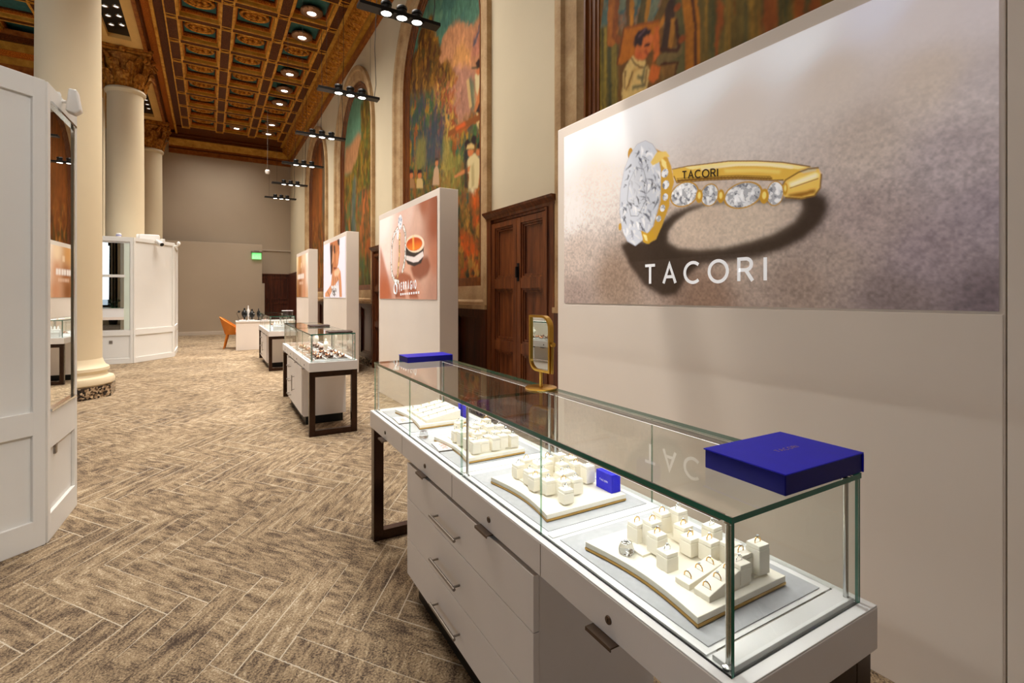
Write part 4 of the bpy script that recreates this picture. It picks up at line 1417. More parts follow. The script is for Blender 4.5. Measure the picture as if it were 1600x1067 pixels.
    mb = MB(); mb.ball((-0.009, cy_ - o.location[1], cz_ + 0.085), 0.004, 0.03, 0.028, 8, 6)
    mb.build('emblem_stone', M['letter_lit'], poster)
    mb = MB()
    for k in range(9):
        a = 0.06 + k * 0.085
        p = [place(a, -0.075, 0), place(a + 0.05, -0.075, 0), place(a + 0.05, -0.045, 0), place(a, -0.045, 0)]
        mb = MB(); mb.add(p, [(0, 1, 2, 3)]); mb.build('small_letter', M['letter_lit'], poster)

terracotta_print()

# ---- woman with ringed hands
def portrait_print():
    x = PX - 0.006
    o = PANELS[2]
    pr = Print(9.97, 12.10, 1.46, 2.66, 0.009, 11)
    pr.c[:] = pr.L((226, 222, 234))
    T = lambda lst: pts_of(lst, 500, 340, 7.617, x)
    pr.put(pr.poly(T([(118, 300), (160, 285), (228, 255), (232, 420), (215, 560), (195, 620), (150, 660), (132, 680), (126, 480)]), 0.01), (190, 118, 74))
    pr.put(pr.poly(T([(118, 330), (150, 310), (152, 560), (142, 670), (128, 680)]), 0.02), (66, 40, 28))
    pr.put(pr.poly(T([(205, 262), (232, 252), (232, 330), (215, 330)]), 0.015), (54, 34, 26))
    pr.put(pr.poly(T([(160, 330), (180, 330), (185, 420), (165, 430)]), 0.012), (74, 44, 30), 0.9)
    pr.put(pr.poly(T([(150, 400), (165, 400), (160, 520), (140, 560)]), 0.012), (222, 160, 116), 0.8)
    pr.put(pr.poly(T([(160, 590), (205, 595), (190, 615), (165, 615)]), 0.01), (120, 44, 36), 0.85)
    pr.put(pr.poly(T([(190, 440), (222, 380), (215, 540), (195, 580)]), 0.02), (214, 148, 102), 0.8)
    # fingers, hands, forearms
    pr.put(pr.poly(T([(150, 640), (215, 590), (245, 640), (255, 760), (262, 945), (232, 945), (222, 740), (180, 800), (150, 860), (110, 945), (60, 945), (62, 900), (130, 800), (140, 700)]), 0.01), (206, 140, 98))
    pr.put(pr.poly(T([(170, 640), (220, 600), (240, 640), (210, 700), (170, 700)]), 0.015), (236, 196, 160), 0.85)
    for pl in ([(150, 680), (165, 760), (150, 860)], [(175, 690), (190, 770), (180, 850)], [(200, 690), (215, 760), (212, 800)], [(90, 880), (120, 945)], [(225, 740), (235, 940)]):
        pr.put(pr.line(T(pl), 0.03, 0.03), (120, 66, 42), 0.8)
    k = pr.noise(0.04, None, 2)
    pr.put(pr.poly(T([(135, 815), (205, 815), (210, 870), (180, 945), (140, 930)]), 0.008), (150, 142, 140), 0.8)
    pr.put(pr.poly(T([(130, 810), (210, 810), (212, 880), (180, 945), (140, 930)]), 0.008) * (k > 0.52), (236, 236, 238), 0.95)
    pr.put(pr.poly(T([(150, 870), (185, 870), (185, 935), (150, 935)]), 0.008) * (k < 0.5), (62, 44, 40), 0.8)
    poster = pr.mesh('poster', -0.006, M['print'], o, offset=(o.location[1], 0))
    poster['label'] = 'portrait of a woman with rings'
portrait_print()

# ---- amber gradient with pale words too far off to read
def amber_print():
    x = PX - 0.006
    o = PANELS[3]
    pr = Print(14.27, 16.24, 1.46, 2.65, 0.02, 13)
    f = lambda t, z: (16.24 - t * 1.97, z)
    pr.field([(*f(0.0, 2.6), (238, 214, 170)), (*f(0.0, 1.5), (150, 96, 34)), (*f(0.3, 2.5), (196, 140, 80)), (*f(0.35, 2.0), (146, 84, 36)), (*f(0.3, 1.6), (128, 74, 30)), (*f(0.65, 2.1), (196, 140, 104)), (*f(0.7, 1.6), (190, 130, 92)), (*f(1.0, 2.6), (246, 236, 224)), (*f(1.0, 2.0), (236, 216, 200)), (*f(0.95, 1.5), (208, 166, 128)), (*f(0.65, 2.5), (226, 196, 160))], 2.6)
    for a, b, z0, z1, c, k in ((0.10, 0.70, 1.985, 2.115, (232, 222, 214), 0.9), (0.26, 0.62, 1.83, 1.91, (212, 176, 150), 0.8), (0.40, 0.50, 2.30, 2.44, (226, 196, 160), 0.8)):
        n = 7 if b - a > 0.3 else 1
        for t in range(n):
            a0 = a + (b - a) * t / n; a1 = a + (b - a) * (t + 0.82) / n
            y1, y0 = f(a0, 0)[0], f(a1, 0)[0]
            pr.put(pr.poly([(y0, z0), (y1, z0), (y1, z1), (y0, z1)], 0.015), c, k)
    poster = pr.mesh('poster', -0.006, M['print'], o, offset=(o.location[1], 0))
    poster['label'] = 'amber gradient picture'
amber_print()

# ================================================================== PAINTED MURALS IN THE NICHES
XM = 3.105
def keep_arch(pr, cy):
    h = HALF - 0.44
    d = np.abs(pr.Y - cy)
    top = np.where(d < h, SPRING + np.sqrt(np.clip(h * h - d * d, 0, None)), -1)
    return (d < h + 0.02) & (pr.Z < np.maximum(top, 0) + 0.02)
def brush(pr, amt=0.5, sy=0.05, sz=0.16):
    n1 = pr.noise(sy, sz, 3); n2 = pr.noise(0.35, 0.35, 3); n3 = pr.noise(0.03, 0.03, 2)
    pr.shade(1 + amt * ((n1 - 0.5) * 1.3 + (n2 - 0.5) * 0.7 + (n3 - 0.5) * 0.6))
def dabs(pr, mask, cols, sy, sz, seed=0):
    """broken colour: overlapping brush dabs inside a mask"""
    for i, c in enumerate(cols):
        n = pr.noise(sy, sz, 3, 0.6)
        pr.put(mask * np.clip((n - 0.52) * 9, 0, 1), c, 0.85)

def mural_a():
    cy = 2.15
    pr = Print(cy - 1.45, cy + 1.45, 1.7, 6.5, 0.008, 21)
    F = lambda u, v: on_x(u, v, XM)
    pr.c[:] = pr.L((112, 74, 26))
    allm = np.ones_like(pr.Y)
    T = lambda l: pts_of(l, 920, 0, 7.622, XM)
    # teal distance behind the timbers, upper part
    pr.put(pr.poly(T([(40, -900), (1000, -900), (1000, 280), (600, 300), (330, 260), (60, 400), (40, 400)]), 0.02), (84, 108, 98))
    dabs(pr, pr.poly(T([(40, -900), (1000, -900), (1000, 280), (60, 380)]), 0.02), [(120, 126, 100), (66, 92, 92), (146, 104, 74)], 0.10, 0.14)
    # weathered plank fence, left, and plank wall, right
    pl = pr.poly(T([(45, 380), (160, 320), (240, 300), (345, 380), (345, 1500), (45, 1500)]), 0.01)
    pr.put(pl, (106, 92, 38))
    stripes = pr.noise(0.035, 2.0, 3)
    pr.put(pl * np.clip((stripes - 0.5) * 5, 0, 1), (156, 130, 44), 0.8); pr.put(pl * np.clip((0.42 - stripes) * 6, 0, 1), (62, 62, 36), 0.8)
    right = pr.poly(T([(1280, -900), (5000, -900), (5000, 1500), (1280, 1500)]), 0.01)
    pr.put(right, (104, 86, 36))
    pr.put(right * np.clip((stripes - 0.5) * 5, 0, 1), (150, 110, 36), 0.8); pr.put(right * np.clip((0.42 - stripes) * 6, 0, 1), (70, 72, 40), 0.8)
    dabs(pr, right * (pr.Y < 2.3), [(150, 74, 22), (118, 92, 34)], 0.10, 0.5)
    # timbers and ropes
    for l, w, c in (([(230, -700), (100, 330)], 0.10, (130, 84, 24)), ([(300, -100), (280, 460)], 0.14, (168, 96, 26)), ([(370, -300), (300, 420), (350, 480)], 0.06, (140, 74, 22)),
                    ([(470, -500), (500, 300)], 0.10, (96, 66, 30)), ([(520, -500), (515, 280)], 0.05, (190, 122, 30)), ([(720, -300), (610, 300)], 0.09, (88, 74, 34)), ([(760, -300), (680, 260)], 0.05, (176, 118, 32)),
                    ([(1010, -200), (800, 320)], 0.11, (104, 76, 30)), ([(930, 160), (850, 300)], 0.05, (176, 112, 32)), ([(980, 60), (920, 560)], 0.10, (62, 40, 28)), ([(1010, 250), (970, 560)], 0.05, (166, 110, 36))):
        pr.put(pr.line(T(l), w, 0.01), c)
    # grey-green upright with bolts and the curved timber
    pr.put(pr.poly(T([(1000, -900), (1170, -900), (1200, 200), (1190, 900), (1040, 1100), (860, 1200), (860, 700), (1060, 620), (1040, 300)]), 0.01), (92, 84, 44))
    pr.put(pr.line(T([(1150, -600), (1200, 0), (1235, 300), (1235, 900)]), 0.135, 0.01), (170, 104, 22)); pr.put(pr.line(T([(1180, -600), (1235, 0), (1268, 300), (1270, 900)]), 0.03, 0.01), (84, 44, 14))
    pr.put(pr.line(T([(860, 710), (1060, 610)]), 0.09, 0.01), (112, 92, 52)); pr.put(pr.line(T([(850, 590), (1050, 600), (1075, 560), (1040, 250)]), 0.035, 0.01), (70, 38, 18))
    pr.put(pr.poly(T([(860, 770), (1050, 740), (1030, 900), (870, 960)]), 0.01), (132, 92, 40)); pr.put(pr.line(T([(860, 770), (1050, 740), (1030, 900)]), 0.02, 0.01), (76, 38, 14))
    for q in ((1055, 85), (1110, 465)):
        c = T([q])[0]; pr.put(pr.ell(c[0], c[1], 0.035, 0.03), (150, 74, 24))
    brush(pr, 0.55)
    # a worker with a crate on his shoulder
    pr.put(pr.poly(T([(415, 340), (830, 240), (835, 420), (800, 560), (560, 700), (345, 770)]), 0.006), (186, 106, 18))
    pr.put(pr.poly(T([(450, 320), (830, 235), (830, 262), (440, 345)]), 0.006), (150, 76, 20))
    pr.put(pr.line(T([(415, 340), (345, 770)]), 0.02, 0.01), (116, 58, 14))
    pr.put(pr.poly(T([(750, 760), (845, 640), (838, 420), (832, 320), (818, 290), (805, 330), (790, 310), (782, 400), (760, 420), (750, 470), (770, 560), (765, 720), (720, 860), (705, 960), (760, 985), (830, 930), (848, 800)]), 0.006), (206, 104, 38))
    pr.put(pr.poly(T([(548, 690), (555, 540), (620, 560), (650, 460), (735, 395), (772, 440), (730, 560), (742, 590), (715, 610), (700, 650), (672, 690), (640, 715), (560, 705)]), 0.006), (212, 112, 52))
    pr.put(pr.poly(T([(560, 600), (640, 640), (660, 700), (560, 705)]), 0.02), (190, 74, 32), 0.7)
    pr.put(pr.poly(T([(536, 540), (545, 450), (590, 370), (680, 322), (740, 350), (748, 390), (700, 410), (650, 455), (640, 520), (620, 560), (600, 545), (575, 525), (555, 575)]), 0.005), (48, 26, 30))
    pr.put(pr.line(T([(600, 430), (670, 350)]), 0.02, 0.02), (110, 74, 84), 0.8)
    pr.put(pr.line(T([(672, 545), (700, 525), (720, 520)]), 0.022, 0.01), (60, 24, 18)); pr.put(pr.line(T([(665, 600), (700, 640)]), 0.02, 0.015), (150, 52, 26), 0.7)
    pr.put(pr.poly(T([(400, 1100), (410, 870), (450, 770), (510, 690), (530, 670), (560, 705), (670, 715), (668, 790), (725, 830), (700, 960), (690, 1100), (600, 1300), (400, 1300)]), 0.006), (222, 188, 116))
    pr.put(pr.poly(T([(500, 900), (520, 830), (600, 780), (640, 790), (540, 860), (470, 1080), (430, 1080)]), 0.01), (188, 138, 68), 0.8)
    for l in ([(500, 700), (560, 770), (640, 800)], [(430, 850), (425, 1050)], [(690, 830), (670, 1020)], [(520, 870), (450, 1060)]):
        pr.put(pr.line(T(l), 0.016, 0.01), (92, 56, 24), 0.85)
    for l in ([(590, 920), (650, 930)], [(530, 1040), (650, 1020), (640, 960)], [(660, 800), (650, 900)]):
        pr.put(pr.line(T(l), 0.03, 0.02), (74, 78, 58), 0.8)
    pr.warp(0.009, 0.06, 0.06)
    pr.shade(1 + (pr.noise(0.02, 0.05, 2) - 0.5) * 0.35)
    return pr, cy
def mural_b():
    cy = 7.28
    pr = Print(cy - 1.45, cy + 1.45, 1.7, 6.56, 0.010, 22)
    F = lambda u, v: on_x(u, v, XM)
    T = lambda l: pts_of(l, 540, 0, 3.556, XM)
    pr.c[:] = pr.L((78, 118, 96))
    dabs(pr, np.ones_like(pr.Y), [(96, 132, 104), (66, 104, 92)], 0.5, 0.3)
    pr.put(pr.poly(T([(500, 330), (560, 170), (620, 105), (680, 150), (700, 140), (780, 60), (820, 40), (820, 760), (500, 760)]), 0.02), (186, 128, 88))
    pr.put(pr.poly(T([(600, 300), (645, 220), (700, 300), (690, 370), (580, 390)]), 0.03), (196, 138, 78), 0.8)
    pr.put(pr.poly(T([(720, 180), (785, 90), (785, 290), (690, 330)]), 0.02), (168, 104, 84), 0.8)
    pr.put(pr.line(T([(775, 70), (735, 180), (715, 250)]), 0.08, 0.03), (66, 78, 92), 0.8)
    pr.put(pr.poly(T([(590, 400), (620, 360), (680, 370), (720, 400), (690, 620), (640, 660), (580, 600)]), 0.03), (168, 118, 96))
    # trees
    tr = pr.poly(T([(330, 380), (390, 290), (420, 160), (480, 90), (500, 190), (530, 270), (520, 350), (570, 340), (600, 420), (620, 450), (560, 500), (560, 1300), (330, 1300)]), 0.03)
    pr.put(tr, (104, 70, 24))
    dabs(pr, tr * (pr.Z > 3.7), [(134, 84, 20), (84, 66, 26), (150, 104, 32), (74, 40, 20)], 0.10, 0.20)
    lowm = pr.poly(T([(330, 560), (560, 480), (600, 640), (640, 700), (800, 560), (800, 1900), (330, 1900)]), 0.06)
    pr.put(lowm, (70, 78, 52), 0.9)
    dabs(pr, lowm, [(52, 82, 66), (120, 96, 32), (60, 58, 60), (150, 116, 34), (64, 94, 46), (146, 74, 26)], 0.08, 0.22)
    pr.put(pr.poly(T([(540, 700), (585, 690), (580, 1300), (530, 1300)]), 0.03), (150, 132, 64), 0.85)
    pr.put(pr.poly(T([(580, 860), (650, 860), (640, 1060), (545, 1060)]), 0.03), (134, 126, 58), 0.8)
    pr.put(pr.line(T([(590, 740), (700, 680), (790, 620)]), 0.10, 0.03), (160, 84, 34), 0.9)
    pr.put(pr.line(T([(740, 700), (700, 480)]), 0.07, 0.02), (206, 180, 120), 0.8)
    dabs(pr, pr.poly(T([(500, 440), (620, 440), (620, 760), (500, 760)]), 0.05), [(180, 110, 70), (196, 150, 60), (150, 70, 40)], 0.06, 0.10)
    brush(pr, 0.5)
    # lower band with red and ochre drapery
    D = lambda l: pts_of(l, 580, 280, 3.334, XM)
    low = pr.poly(D([(440, 150), (600, 150), (600, 560), (440, 560)]), 0.05)
    pr.put(low, (66, 66, 40), 0.8)
    dabs(pr, low, [(176, 70, 26), (120, 96, 38), (44, 44, 34), (190, 140, 60)], 0.10, 0.20)
    pr.put(pr.poly(D([(520, 60), (560, 50), (565, 130), (540, 160), (560, 200), (550, 270), (530, 240)]), 0.02), (206, 92, 30))
    pr.put(pr.poly(D([(505, 0), (560, 0), (540, 70), (510, 60)]), 0.02), (224, 206, 160))
    pr.put(pr.poly(D([(460, 260), (500, 280), (560, 330), (555, 390), (520, 420), (470, 360)]), 0.02), (196, 84, 26))
    pr.warp(0.05, 0.09, 0.09)
    dabs(pr, (pr.Z < 3.4) * 0.5, [(96, 80, 36), (60, 66, 46), (150, 92, 40)], 0.05, 0.12)
    # deep shade of the trees, then the gathered figures over it
    K = lambda l: pts_of(l, 520, 27, 3.355, XM)
    dabs(pr, pr.poly(K([(400, 420), (560, 420), (600, 560), (580, 720), (400, 740)]), 0.1), [(48, 62, 72), (64, 58, 78), (50, 74, 54)], 0.07, 0.2)
    pr.put(pr.poly(K([(480, 560), (570, 540), (575, 760), (470, 800)]), 0.08), (58, 66, 76), 0.7)
    pr.put(pr.poly(K([(440, 640), (490, 630), (485, 780), (430, 800)]), 0.04), (124, 116, 58), 0.8)
    pr.warp(0.03, 0.04, 0.06)
    pr.shade(1 + (pr.noise(0.03, 0.08, 2) - 0.5) * 0.5)
    def P(l, c, soft=0.006, k=1.0): pr.put(pr.poly(K(l), soft), c, k)
    # man leaning down from a ladder, upper right
    P([(745, 300), (790, 275), (803, 320), (803, 420), (765, 430), (748, 380)], (206, 188, 140)); P([(765, 430), (803, 415), (803, 520), (770, 500), (740, 500)], (58, 40, 34))
    P([(772, 345), (785, 350), (772, 440), (748, 500), (735, 490), (755, 430)], (190, 116, 66)); P([(752, 275), (775, 262), (778, 290), (762, 305), (752, 295)], (196, 112, 66)); P([(748, 240), (765, 215), (778, 225), (776, 262), (757, 270)], (52, 32, 26))
    P([(725, 262), (760, 258), (760, 268), (728, 272)], (60, 62, 44)); P([(705, 335), (722, 310), (745, 345), (742, 500), (722, 480), (712, 400)], (74, 96, 78), 0.02, 0.8)
    P([(700, 330), (714, 318), (730, 470), (716, 480)], (206, 170, 110), 0.01, 0.8)
    # bough with red fruit
    pr.put(pr.line(K([(610, 610), (680, 570), (760, 530), (803, 500)]), 0.09, 0.02), (132, 76, 34)); P([(640, 580), (690, 545), (700, 565), (650, 595)], (206, 92, 40), 0.015)
    # three standing men, lower right
    P([(690, 660), (706, 635), (722, 650), (722, 690), (696, 700)], (40, 26, 26)); P([(724, 640), (738, 615), (752, 625), (750, 668), (730, 672)], (42, 28, 28))
    P([(756, 670), (770, 645), (786, 655), (784, 690), (760, 700)], (44, 28, 26)); P([(752, 690), (780, 690), (782, 720), (760, 732), (750, 715)], (188, 112, 64))
    P([(758, 730), (786, 712), (803, 735), (803, 896), (770, 896), (762, 800)], (120, 118, 96)); P([(765, 800), (780, 780), (784, 830), (770, 880), (760, 880)], (184, 108, 64))
    P([(700, 760), (722, 722), (745, 712), (770, 745), (772, 800), (760, 896), (712, 896), (715, 820), (700, 815)], (208, 188, 138))
    P([(700, 792), (722, 775), (715, 812), (672, 826), (640, 842), (634, 834), (664, 812)], (196, 124, 72)); P([(706, 700), (728, 690), (740, 700), (732, 722), (716, 732), (708, 720)], (196, 116, 66))
    P([(700, 690), (706, 668), (726, 660), (742, 670), (742, 688), (722, 690)], (206, 172, 110)); P([(690, 700), (706, 700), (708, 896), (692, 896)], (44, 34, 32), 0.01, 0.8)
    P([(725, 780), (740, 760), (742, 880), (728, 896)], (168, 148, 100), 0.015, 0.8)
    # seated figures, lower left
    for dx, sc, sh in ((0, 1.0, (190, 160, 104)), (-44, 0.8, (150, 110, 70))):
        P([(438 + dx, 896), (440 + dx, 850), (455 + dx, 838), (470 + dx, 850), (474 + dx, 896)], sh); P([(446 + dx, 840), (446 + dx, 815), (462 + dx, 812), (466 + dx, 835), (456 + dx, 846)], (188, 108, 62)); P([(442 + dx, 822), (446 + dx, 798), (464 + dx, 796), (468 + dx, 815), (452 + dx, 818)], (46, 32, 30))
    P([(522, 880), (530, 800), (545, 770), (556, 800), (558, 880)], (186, 150, 116)); P([(536, 770), (540, 748), (552, 750), (552, 775), (544, 782)], (186, 116, 70)); P([(534, 755), (540, 735), (553, 738), (552, 750)], (60, 44, 36))
    pr.warp(0.008, 0.03, 0.03)
    return pr, cy
def mural_c():
    cy = 12.35
    pr = Print(cy - 1.45, cy + 1.45, 1.7, 6.56, 0.022, 23)
    T = lambda l: pts_of(l, 450, 180, 3.559, XM)
    pr.c[:] = pr.L((96, 136, 108))
    pr.put(pr.poly(T([(310, 330), (320, 180), (345, 170), (390, 100), (410, 110), (400, 260), (360, 330)]), 0.05), (176, 124, 82))
    g = pr.poly(T([(405, -50), (480, -250), (490, 1100), (300, 1100), (310, 340), (350, 320), (385, 240), (408, 120)]), 0.06)
    pr.put(g, (96, 88, 30))
    dabs(pr, g, [(124, 108, 30), (70, 84, 40), (140, 100, 34), (84, 62, 24)], 0.12, 0.25)
    lo = g * (pr.Z < 4.0)
    dabs(pr, lo, [(60, 84, 62), (150, 84, 40), (84, 96, 48), (70, 64, 40)], 0.14, 0.45)
    pr.put(pr.line(T([(370, 380), (360, 560), (370, 640)]), 0.35, 0.15), (84, 98, 92), 0.6)
    dabs(pr, pr.poly(T([(380, 420), (470, 420), (480, 760), (400, 760)]), 0.1), [(180, 96, 46), (120, 80, 40)], 0.10, 0.3)
    brush(pr, 0.5)
    return pr, cy
def mural_d():
    cy = 17.2
    pr = Print(cy - 1.45, cy + 1.45, 1.7, 6.56, 0.03, 24)
    pr.c[:] = pr.L((120, 70, 28))
    st = pr.noise(0.22, 6.0, 2)
    pr.put(np.clip((st - 0.5) * 6, 0, 1), (60, 84, 74)); pr.put(np.clip((0.4 - st) * 6, 0, 1), (146, 78, 30))
    lo = np.clip((4.3 - pr.Z) * 1.2, 0, 1)
    pr.put(lo, (112, 62, 26), 0.75)
    dabs(pr, lo, [(150, 86, 34), (84, 48, 26), (176, 116, 50), (84, 70, 34)], 0.16, 0.4)
    brush(pr, 0.5)
    return pr, cy
for fn, lab in ((mural_a, 'arched mural of a worker shouldering a crate among timbers'), (mural_b, 'tall arched mural of pink mountains, autumn trees and gathered figures'),
                (mural_c, 'arched mural of a teal sky over a pale mountain and green-gold trees'), (mural_d, 'farthest arched mural, rust and teal vertical stripes')):
    pr, cy = fn()
    pr.c = pr.fuzz(pr.c)
    o = pr.mesh('mural', 0.0, M['oil'], None, keep_arch(pr, cy), offset=(cy, 0))
    o.location = (XM, cy, 0)
    tag(o, lab, 'mural', 'arched wall paintings', 'thing')
    bk = MB()
    ol = arch_outline(cy, HALF - 0.42, SPRING, 1.70, 24)
    bk.prism_x([(y - cy, z) for y, z in ol], 0.004, 0.03)
    b_ = bk.build('canvas_backing', M['frame_wood'], o)

# ================================================================== GLASS DISPLAY CASES
CW, CL = 0.507, 2.552            # plinth width and length
CASE_A = R(1.14)
ZP, ZT = 0.79, 1.09              # plinth top, glass top
def glass_box(name, x0, x1, y0, y1, z0, z1, parent, axis, joints=''):
    """one pane: clear faces, dark green ground edges (axis = its thin direction)"""
    mb = MB()
    v = [(x0, y0, z0), (x1, y0, z0), (x1, y1, z0), (x0, y1, z0), (x0, y0, z1), (x1, y0, z1), (x1, y1, z1), (x0, y1, z1)]
    fs = {'-z': (0, 3, 2, 1), 'z': (4, 5, 6, 7), '-y': (0, 1, 5, 4), 'x': (1, 2, 6, 5), 'y': (2, 3, 7, 6), '-x': (3, 0, 4, 7)}
    for k, f in fs.items():
        mb.m = 0 if k[-1] == axis else 2 if (k == '-y' and 'a' in joints) or (k == 'y' and 'b' in joints) else 1
        mb.f.append(f); mb.mi.append(mb.m)
    mb.v = v
    return mb.build(name, [M['glass'], M['glass_edge'], M['glass_joint']], parent)

def display_case(label, loc, rz, front, felt='felt'):
    root = thing('display_case', label, 'display case', loc, rz, 'glass display cases on bronze legs')
    # plinth: a shallow tray box with the white deck sunk in it
    mb = MB(); mb.box(0, CW, 0, CL, 0.690, ZP - 0.004)
    pl = mb.build('plinth', M['white'], root, bevel=0.002)
    for y in (0.635, 1.276, 1.915):
        g = MB(); g.box(-0.0006, 0.002, y - 0.0012, y + 0.0012, 0.692, 0.784); g.build('joint', M['bronze_pull'], pl)
    mb = MB(); mb.box(0.001, CW - 0.001, 0.001, CL - 0.001, ZP - 0.004, ZP)
    mb.build('top_rim', M['white_in'], root, bevel=0.001)
    mb = MB(); mb.box(0.0295, CW - 0.031, 0.088, CL - 0.030, ZP, ZP + 0.004)
    dk = mb.build('deck', M['white_in'], root)
    mb = MB(); mb.box(0.034, CW - 0.034, 0.034, 0.078, ZP, ZP + 0.010)
    mb.build('end_strip', M['white_in'], root, bevel=0.001)
    mb = MB(); mb.box(0.060, CW - 0.055, 0.0785, 0.0875, ZP, ZP + 0.002)
    mb.build('light_slot', M['steel'], root)
    bays = [(0.088, 0.620), (0.655, 1.215), (1.300, 1.850), (1.900, 2.47)]
    for a, b in bays:
        m = MB(); m.box(0.050, 0.452, a + 0.012, b - 0.012, ZP + 0.004, ZP + 0.0065)
        m.build('felt_mat', M[felt], root)
    for y in (0.6375, 1.255, 1.875):
        m = MB(); m.box(0.036, 0.47, y - 0.012, y + 0.012, ZP + 0.004, ZP + 0.0075); m.build('divider_strip', M['white_in'], dk, bevel=0.001)
    # glass: front, back, ends, two lids
    gx0, gx1, gy0, gy1 = 0.022, 0.484, 0.026, 2.530
    t = 0.007
    cuts = [gy0, 0.670, 1.233, 1.243, 1.868, gy1]
    for a, b in ((cuts[0], cuts[1] - 0.001), (cuts[1] + 0.001, cuts[2]), (cuts[3], cuts[4] - 0.001), (cuts[4] + 0.001, cuts[5])):
        glass_box('front_pane', gx0, gx0 + t, a, b, ZP, ZT - 0.0125, root, 'x', ('' if a == gy0 else 'a') + ('' if b == gy1 else 'b'))
        glass_box('back_pane', gx1 - t, gx1, a, b, ZP, ZT - 0.0125, root, 'x', ('' if a == gy0 else 'a') + ('' if b == gy1 else 'b'))
    for y in (gy0, gy1 - t):
        glass_box('end_pane', gx0 + t + 0.001, gx1 - t - 0.001, y, y + t, ZP, ZT - 0.0125, root, 'y')
    for a, b in ((gy0 - 0.002, 1.237), (1.239, gy1 + 0.002)):
        glass_box('glass_lid', gx0 - 0.002, gx1 + 0.002, a, b, ZT - 0.012, ZT, root, 'z', 'b' if a < 1 else 'a')
    for x, y in ((0.040, 0.046), (0.462, 0.046), (0.040, 1.215), (0.462, 1.215), (0.462, 1.262), (0.040, 2.508), (0.462, 2.508)):
        m = MB(); m.tube([(x, y, ZP), (x, y, ZT - 0.013)], 0.0055, 12)
        m.lathe([(0.012, ZP), (0.012, ZP + 0.006), (0.006, ZP + 0.010)], (x, y, 0), 14)
        m.lathe([(0.0055, ZT - 0.026), (0.010, ZT - 0.022), (0.010, ZT - 0.013)], (x, y, 0), 12)
        m.build('corner_post', M['chrome'], root, smooth=True)
    for x in (0.040, 0.462):
        m = MB(); m.box(x - 0.009, x + 0.009, 0.06, 2.495, ZT - 0.0215, ZT - 0.0125)
        b_ = m.build('light_bar', M['steel'], root)
        m = MB(); m.box(x - 0.006, x + 0.006, 0.065, 2.49, ZT - 0.0235, ZT - 0.0215)
        m.build('light_strip', CASE_LED, b_)
        for y in (0.68, 1.90):
            la = bpy.data.lights.new('case_light', 'AREA'); la.shape = 'RECTANGLE'; la.size = 0.02; la.size_y = 1.15
            la.energy = 2.3 if front == 'wide' else 1.5; la.color = (1.0, 0.985, 0.95)
            lo = bpy.data.objects.new('case_light', la); lo.location = (x + (0.012 if x < 0.2 else -0.012), y, ZT - 0.026)
            lo.rotation_euler = (0, R(-24) if x < 0.2 else R(24), 0)
            COL.objects.link(lo); lo.parent = root
    # cabinet
    if front == 'wide':
        c0, c1, dr = 0.674, 1.835, [(0.674, 1.835)]
    else:
        c0, c1, dr = 0.56, 1.98, [(1.28, 1.98)]
    mb = MB(); mb.box(0.022, CW - 0.01, c0 + 0.003, c1 - 0.003, 0.10, 0.685)
    cab = mb.build('cabinet', M['white'], root, bevel=0.002)
    mb = MB(); mb.box(0.05, CW - 0.04, c0 + 0.03, c1 - 0.03, 0.0, 0.10)
    mb.build('toe_kick', M['black'], cab)
    zz = [(0.125, 0.3035), (0.3065, 0.500), (0.503, 0.672)]
    for a, b in dr:
        for k, (z0, z1) in enumerate(zz):
            m = MB(); m.box(0.001, 0.022, a, b, z0, z1)
            d_ = m.build('drawer', M['white'], cab, bevel=0.0015)
            ym = 1.315 if front == 'wide' else (a + b) / 2
            hl = 0.13 if front == 'wide' else 0.10
            zc = z0 + (z1 - z0) * 0.40
            hz = (0.190, 0.380, 0.565)[k]
            m = MB(); m.tube([(-0.030, ym - hl, hz), (-0.030, ym + hl, hz)], 0.0062, 12)
            for s in (-1, 1):
                m.tube([(-0.030, ym + s * hl * 0.86, hz), (0.002, ym + s * hl * 0.86, hz)], 0.0045, 10)
            m.build('handle', M['steel'], d_, smooth=True)
    if front != 'wide':
        m = MB(); m.box(0.001, 0.022, c0, 1.277, 0.125, 0.672)
        d_ = m.build('door', M['white'], cab, bevel=0.0015)
        m = MB(); m.tube([(-0.03, 1.20, 0.30), (-0.03, 1.20, 0.50)], 0.006, 10)
        m.tube([(-0.03, 1.20, 0.32), (0.002, 1.20, 0.32)], 0.0045, 8); m.tube([(-0.03, 1.20, 0.48), (0.002, 1.20, 0.48)], 0.0045, 8)
        m.build('handle', M['steel'], d_, smooth=True)
    m = MB(); m.box(0.0205, CW - 0.03, c0 + 0.004, c1 - 0.004, 0.672, 0.690)
    for z in (0.305, 0.5015): m.box(0.0205, 0.0215, c0 + 0.004, c1 - 0.004, z - 0.004, z + 0.004)
    m.build('shadow_gap', M['gap_shade'], cab)  # black strips paint in the shade of the gaps around the drawers
    # locks and pull tabs of the four trays
    for y in (0.341, 0.956, 1.582, 2.217):
        m = MB(); m.lathe([(0, -0.0035), (0.0095, -0.0035), (0.0105, -0.001), (0.0105, 0.001)], (0, y, 0.730), 20, 'x')
        m.m = 1; m.box(-0.0042, -0.0036, y - 0.0012, y + 0.0012, 0.726, 0.734)
        m.build('lock', [M['bronze_pull'], M['black']], root, smooth=True)
    for y in (0.354, 0.975, 1.599, 2.235):
        m = MB(); m.box(-0.024, 0.03, y - 0.046, y + 0.046, 0.6865, 0.690); m.box(-0.024, -0.0215, y - 0.046, y + 0.046, 0.681, 0.6865)
        m.build('pull_tab', M['bronze_pull'], root)
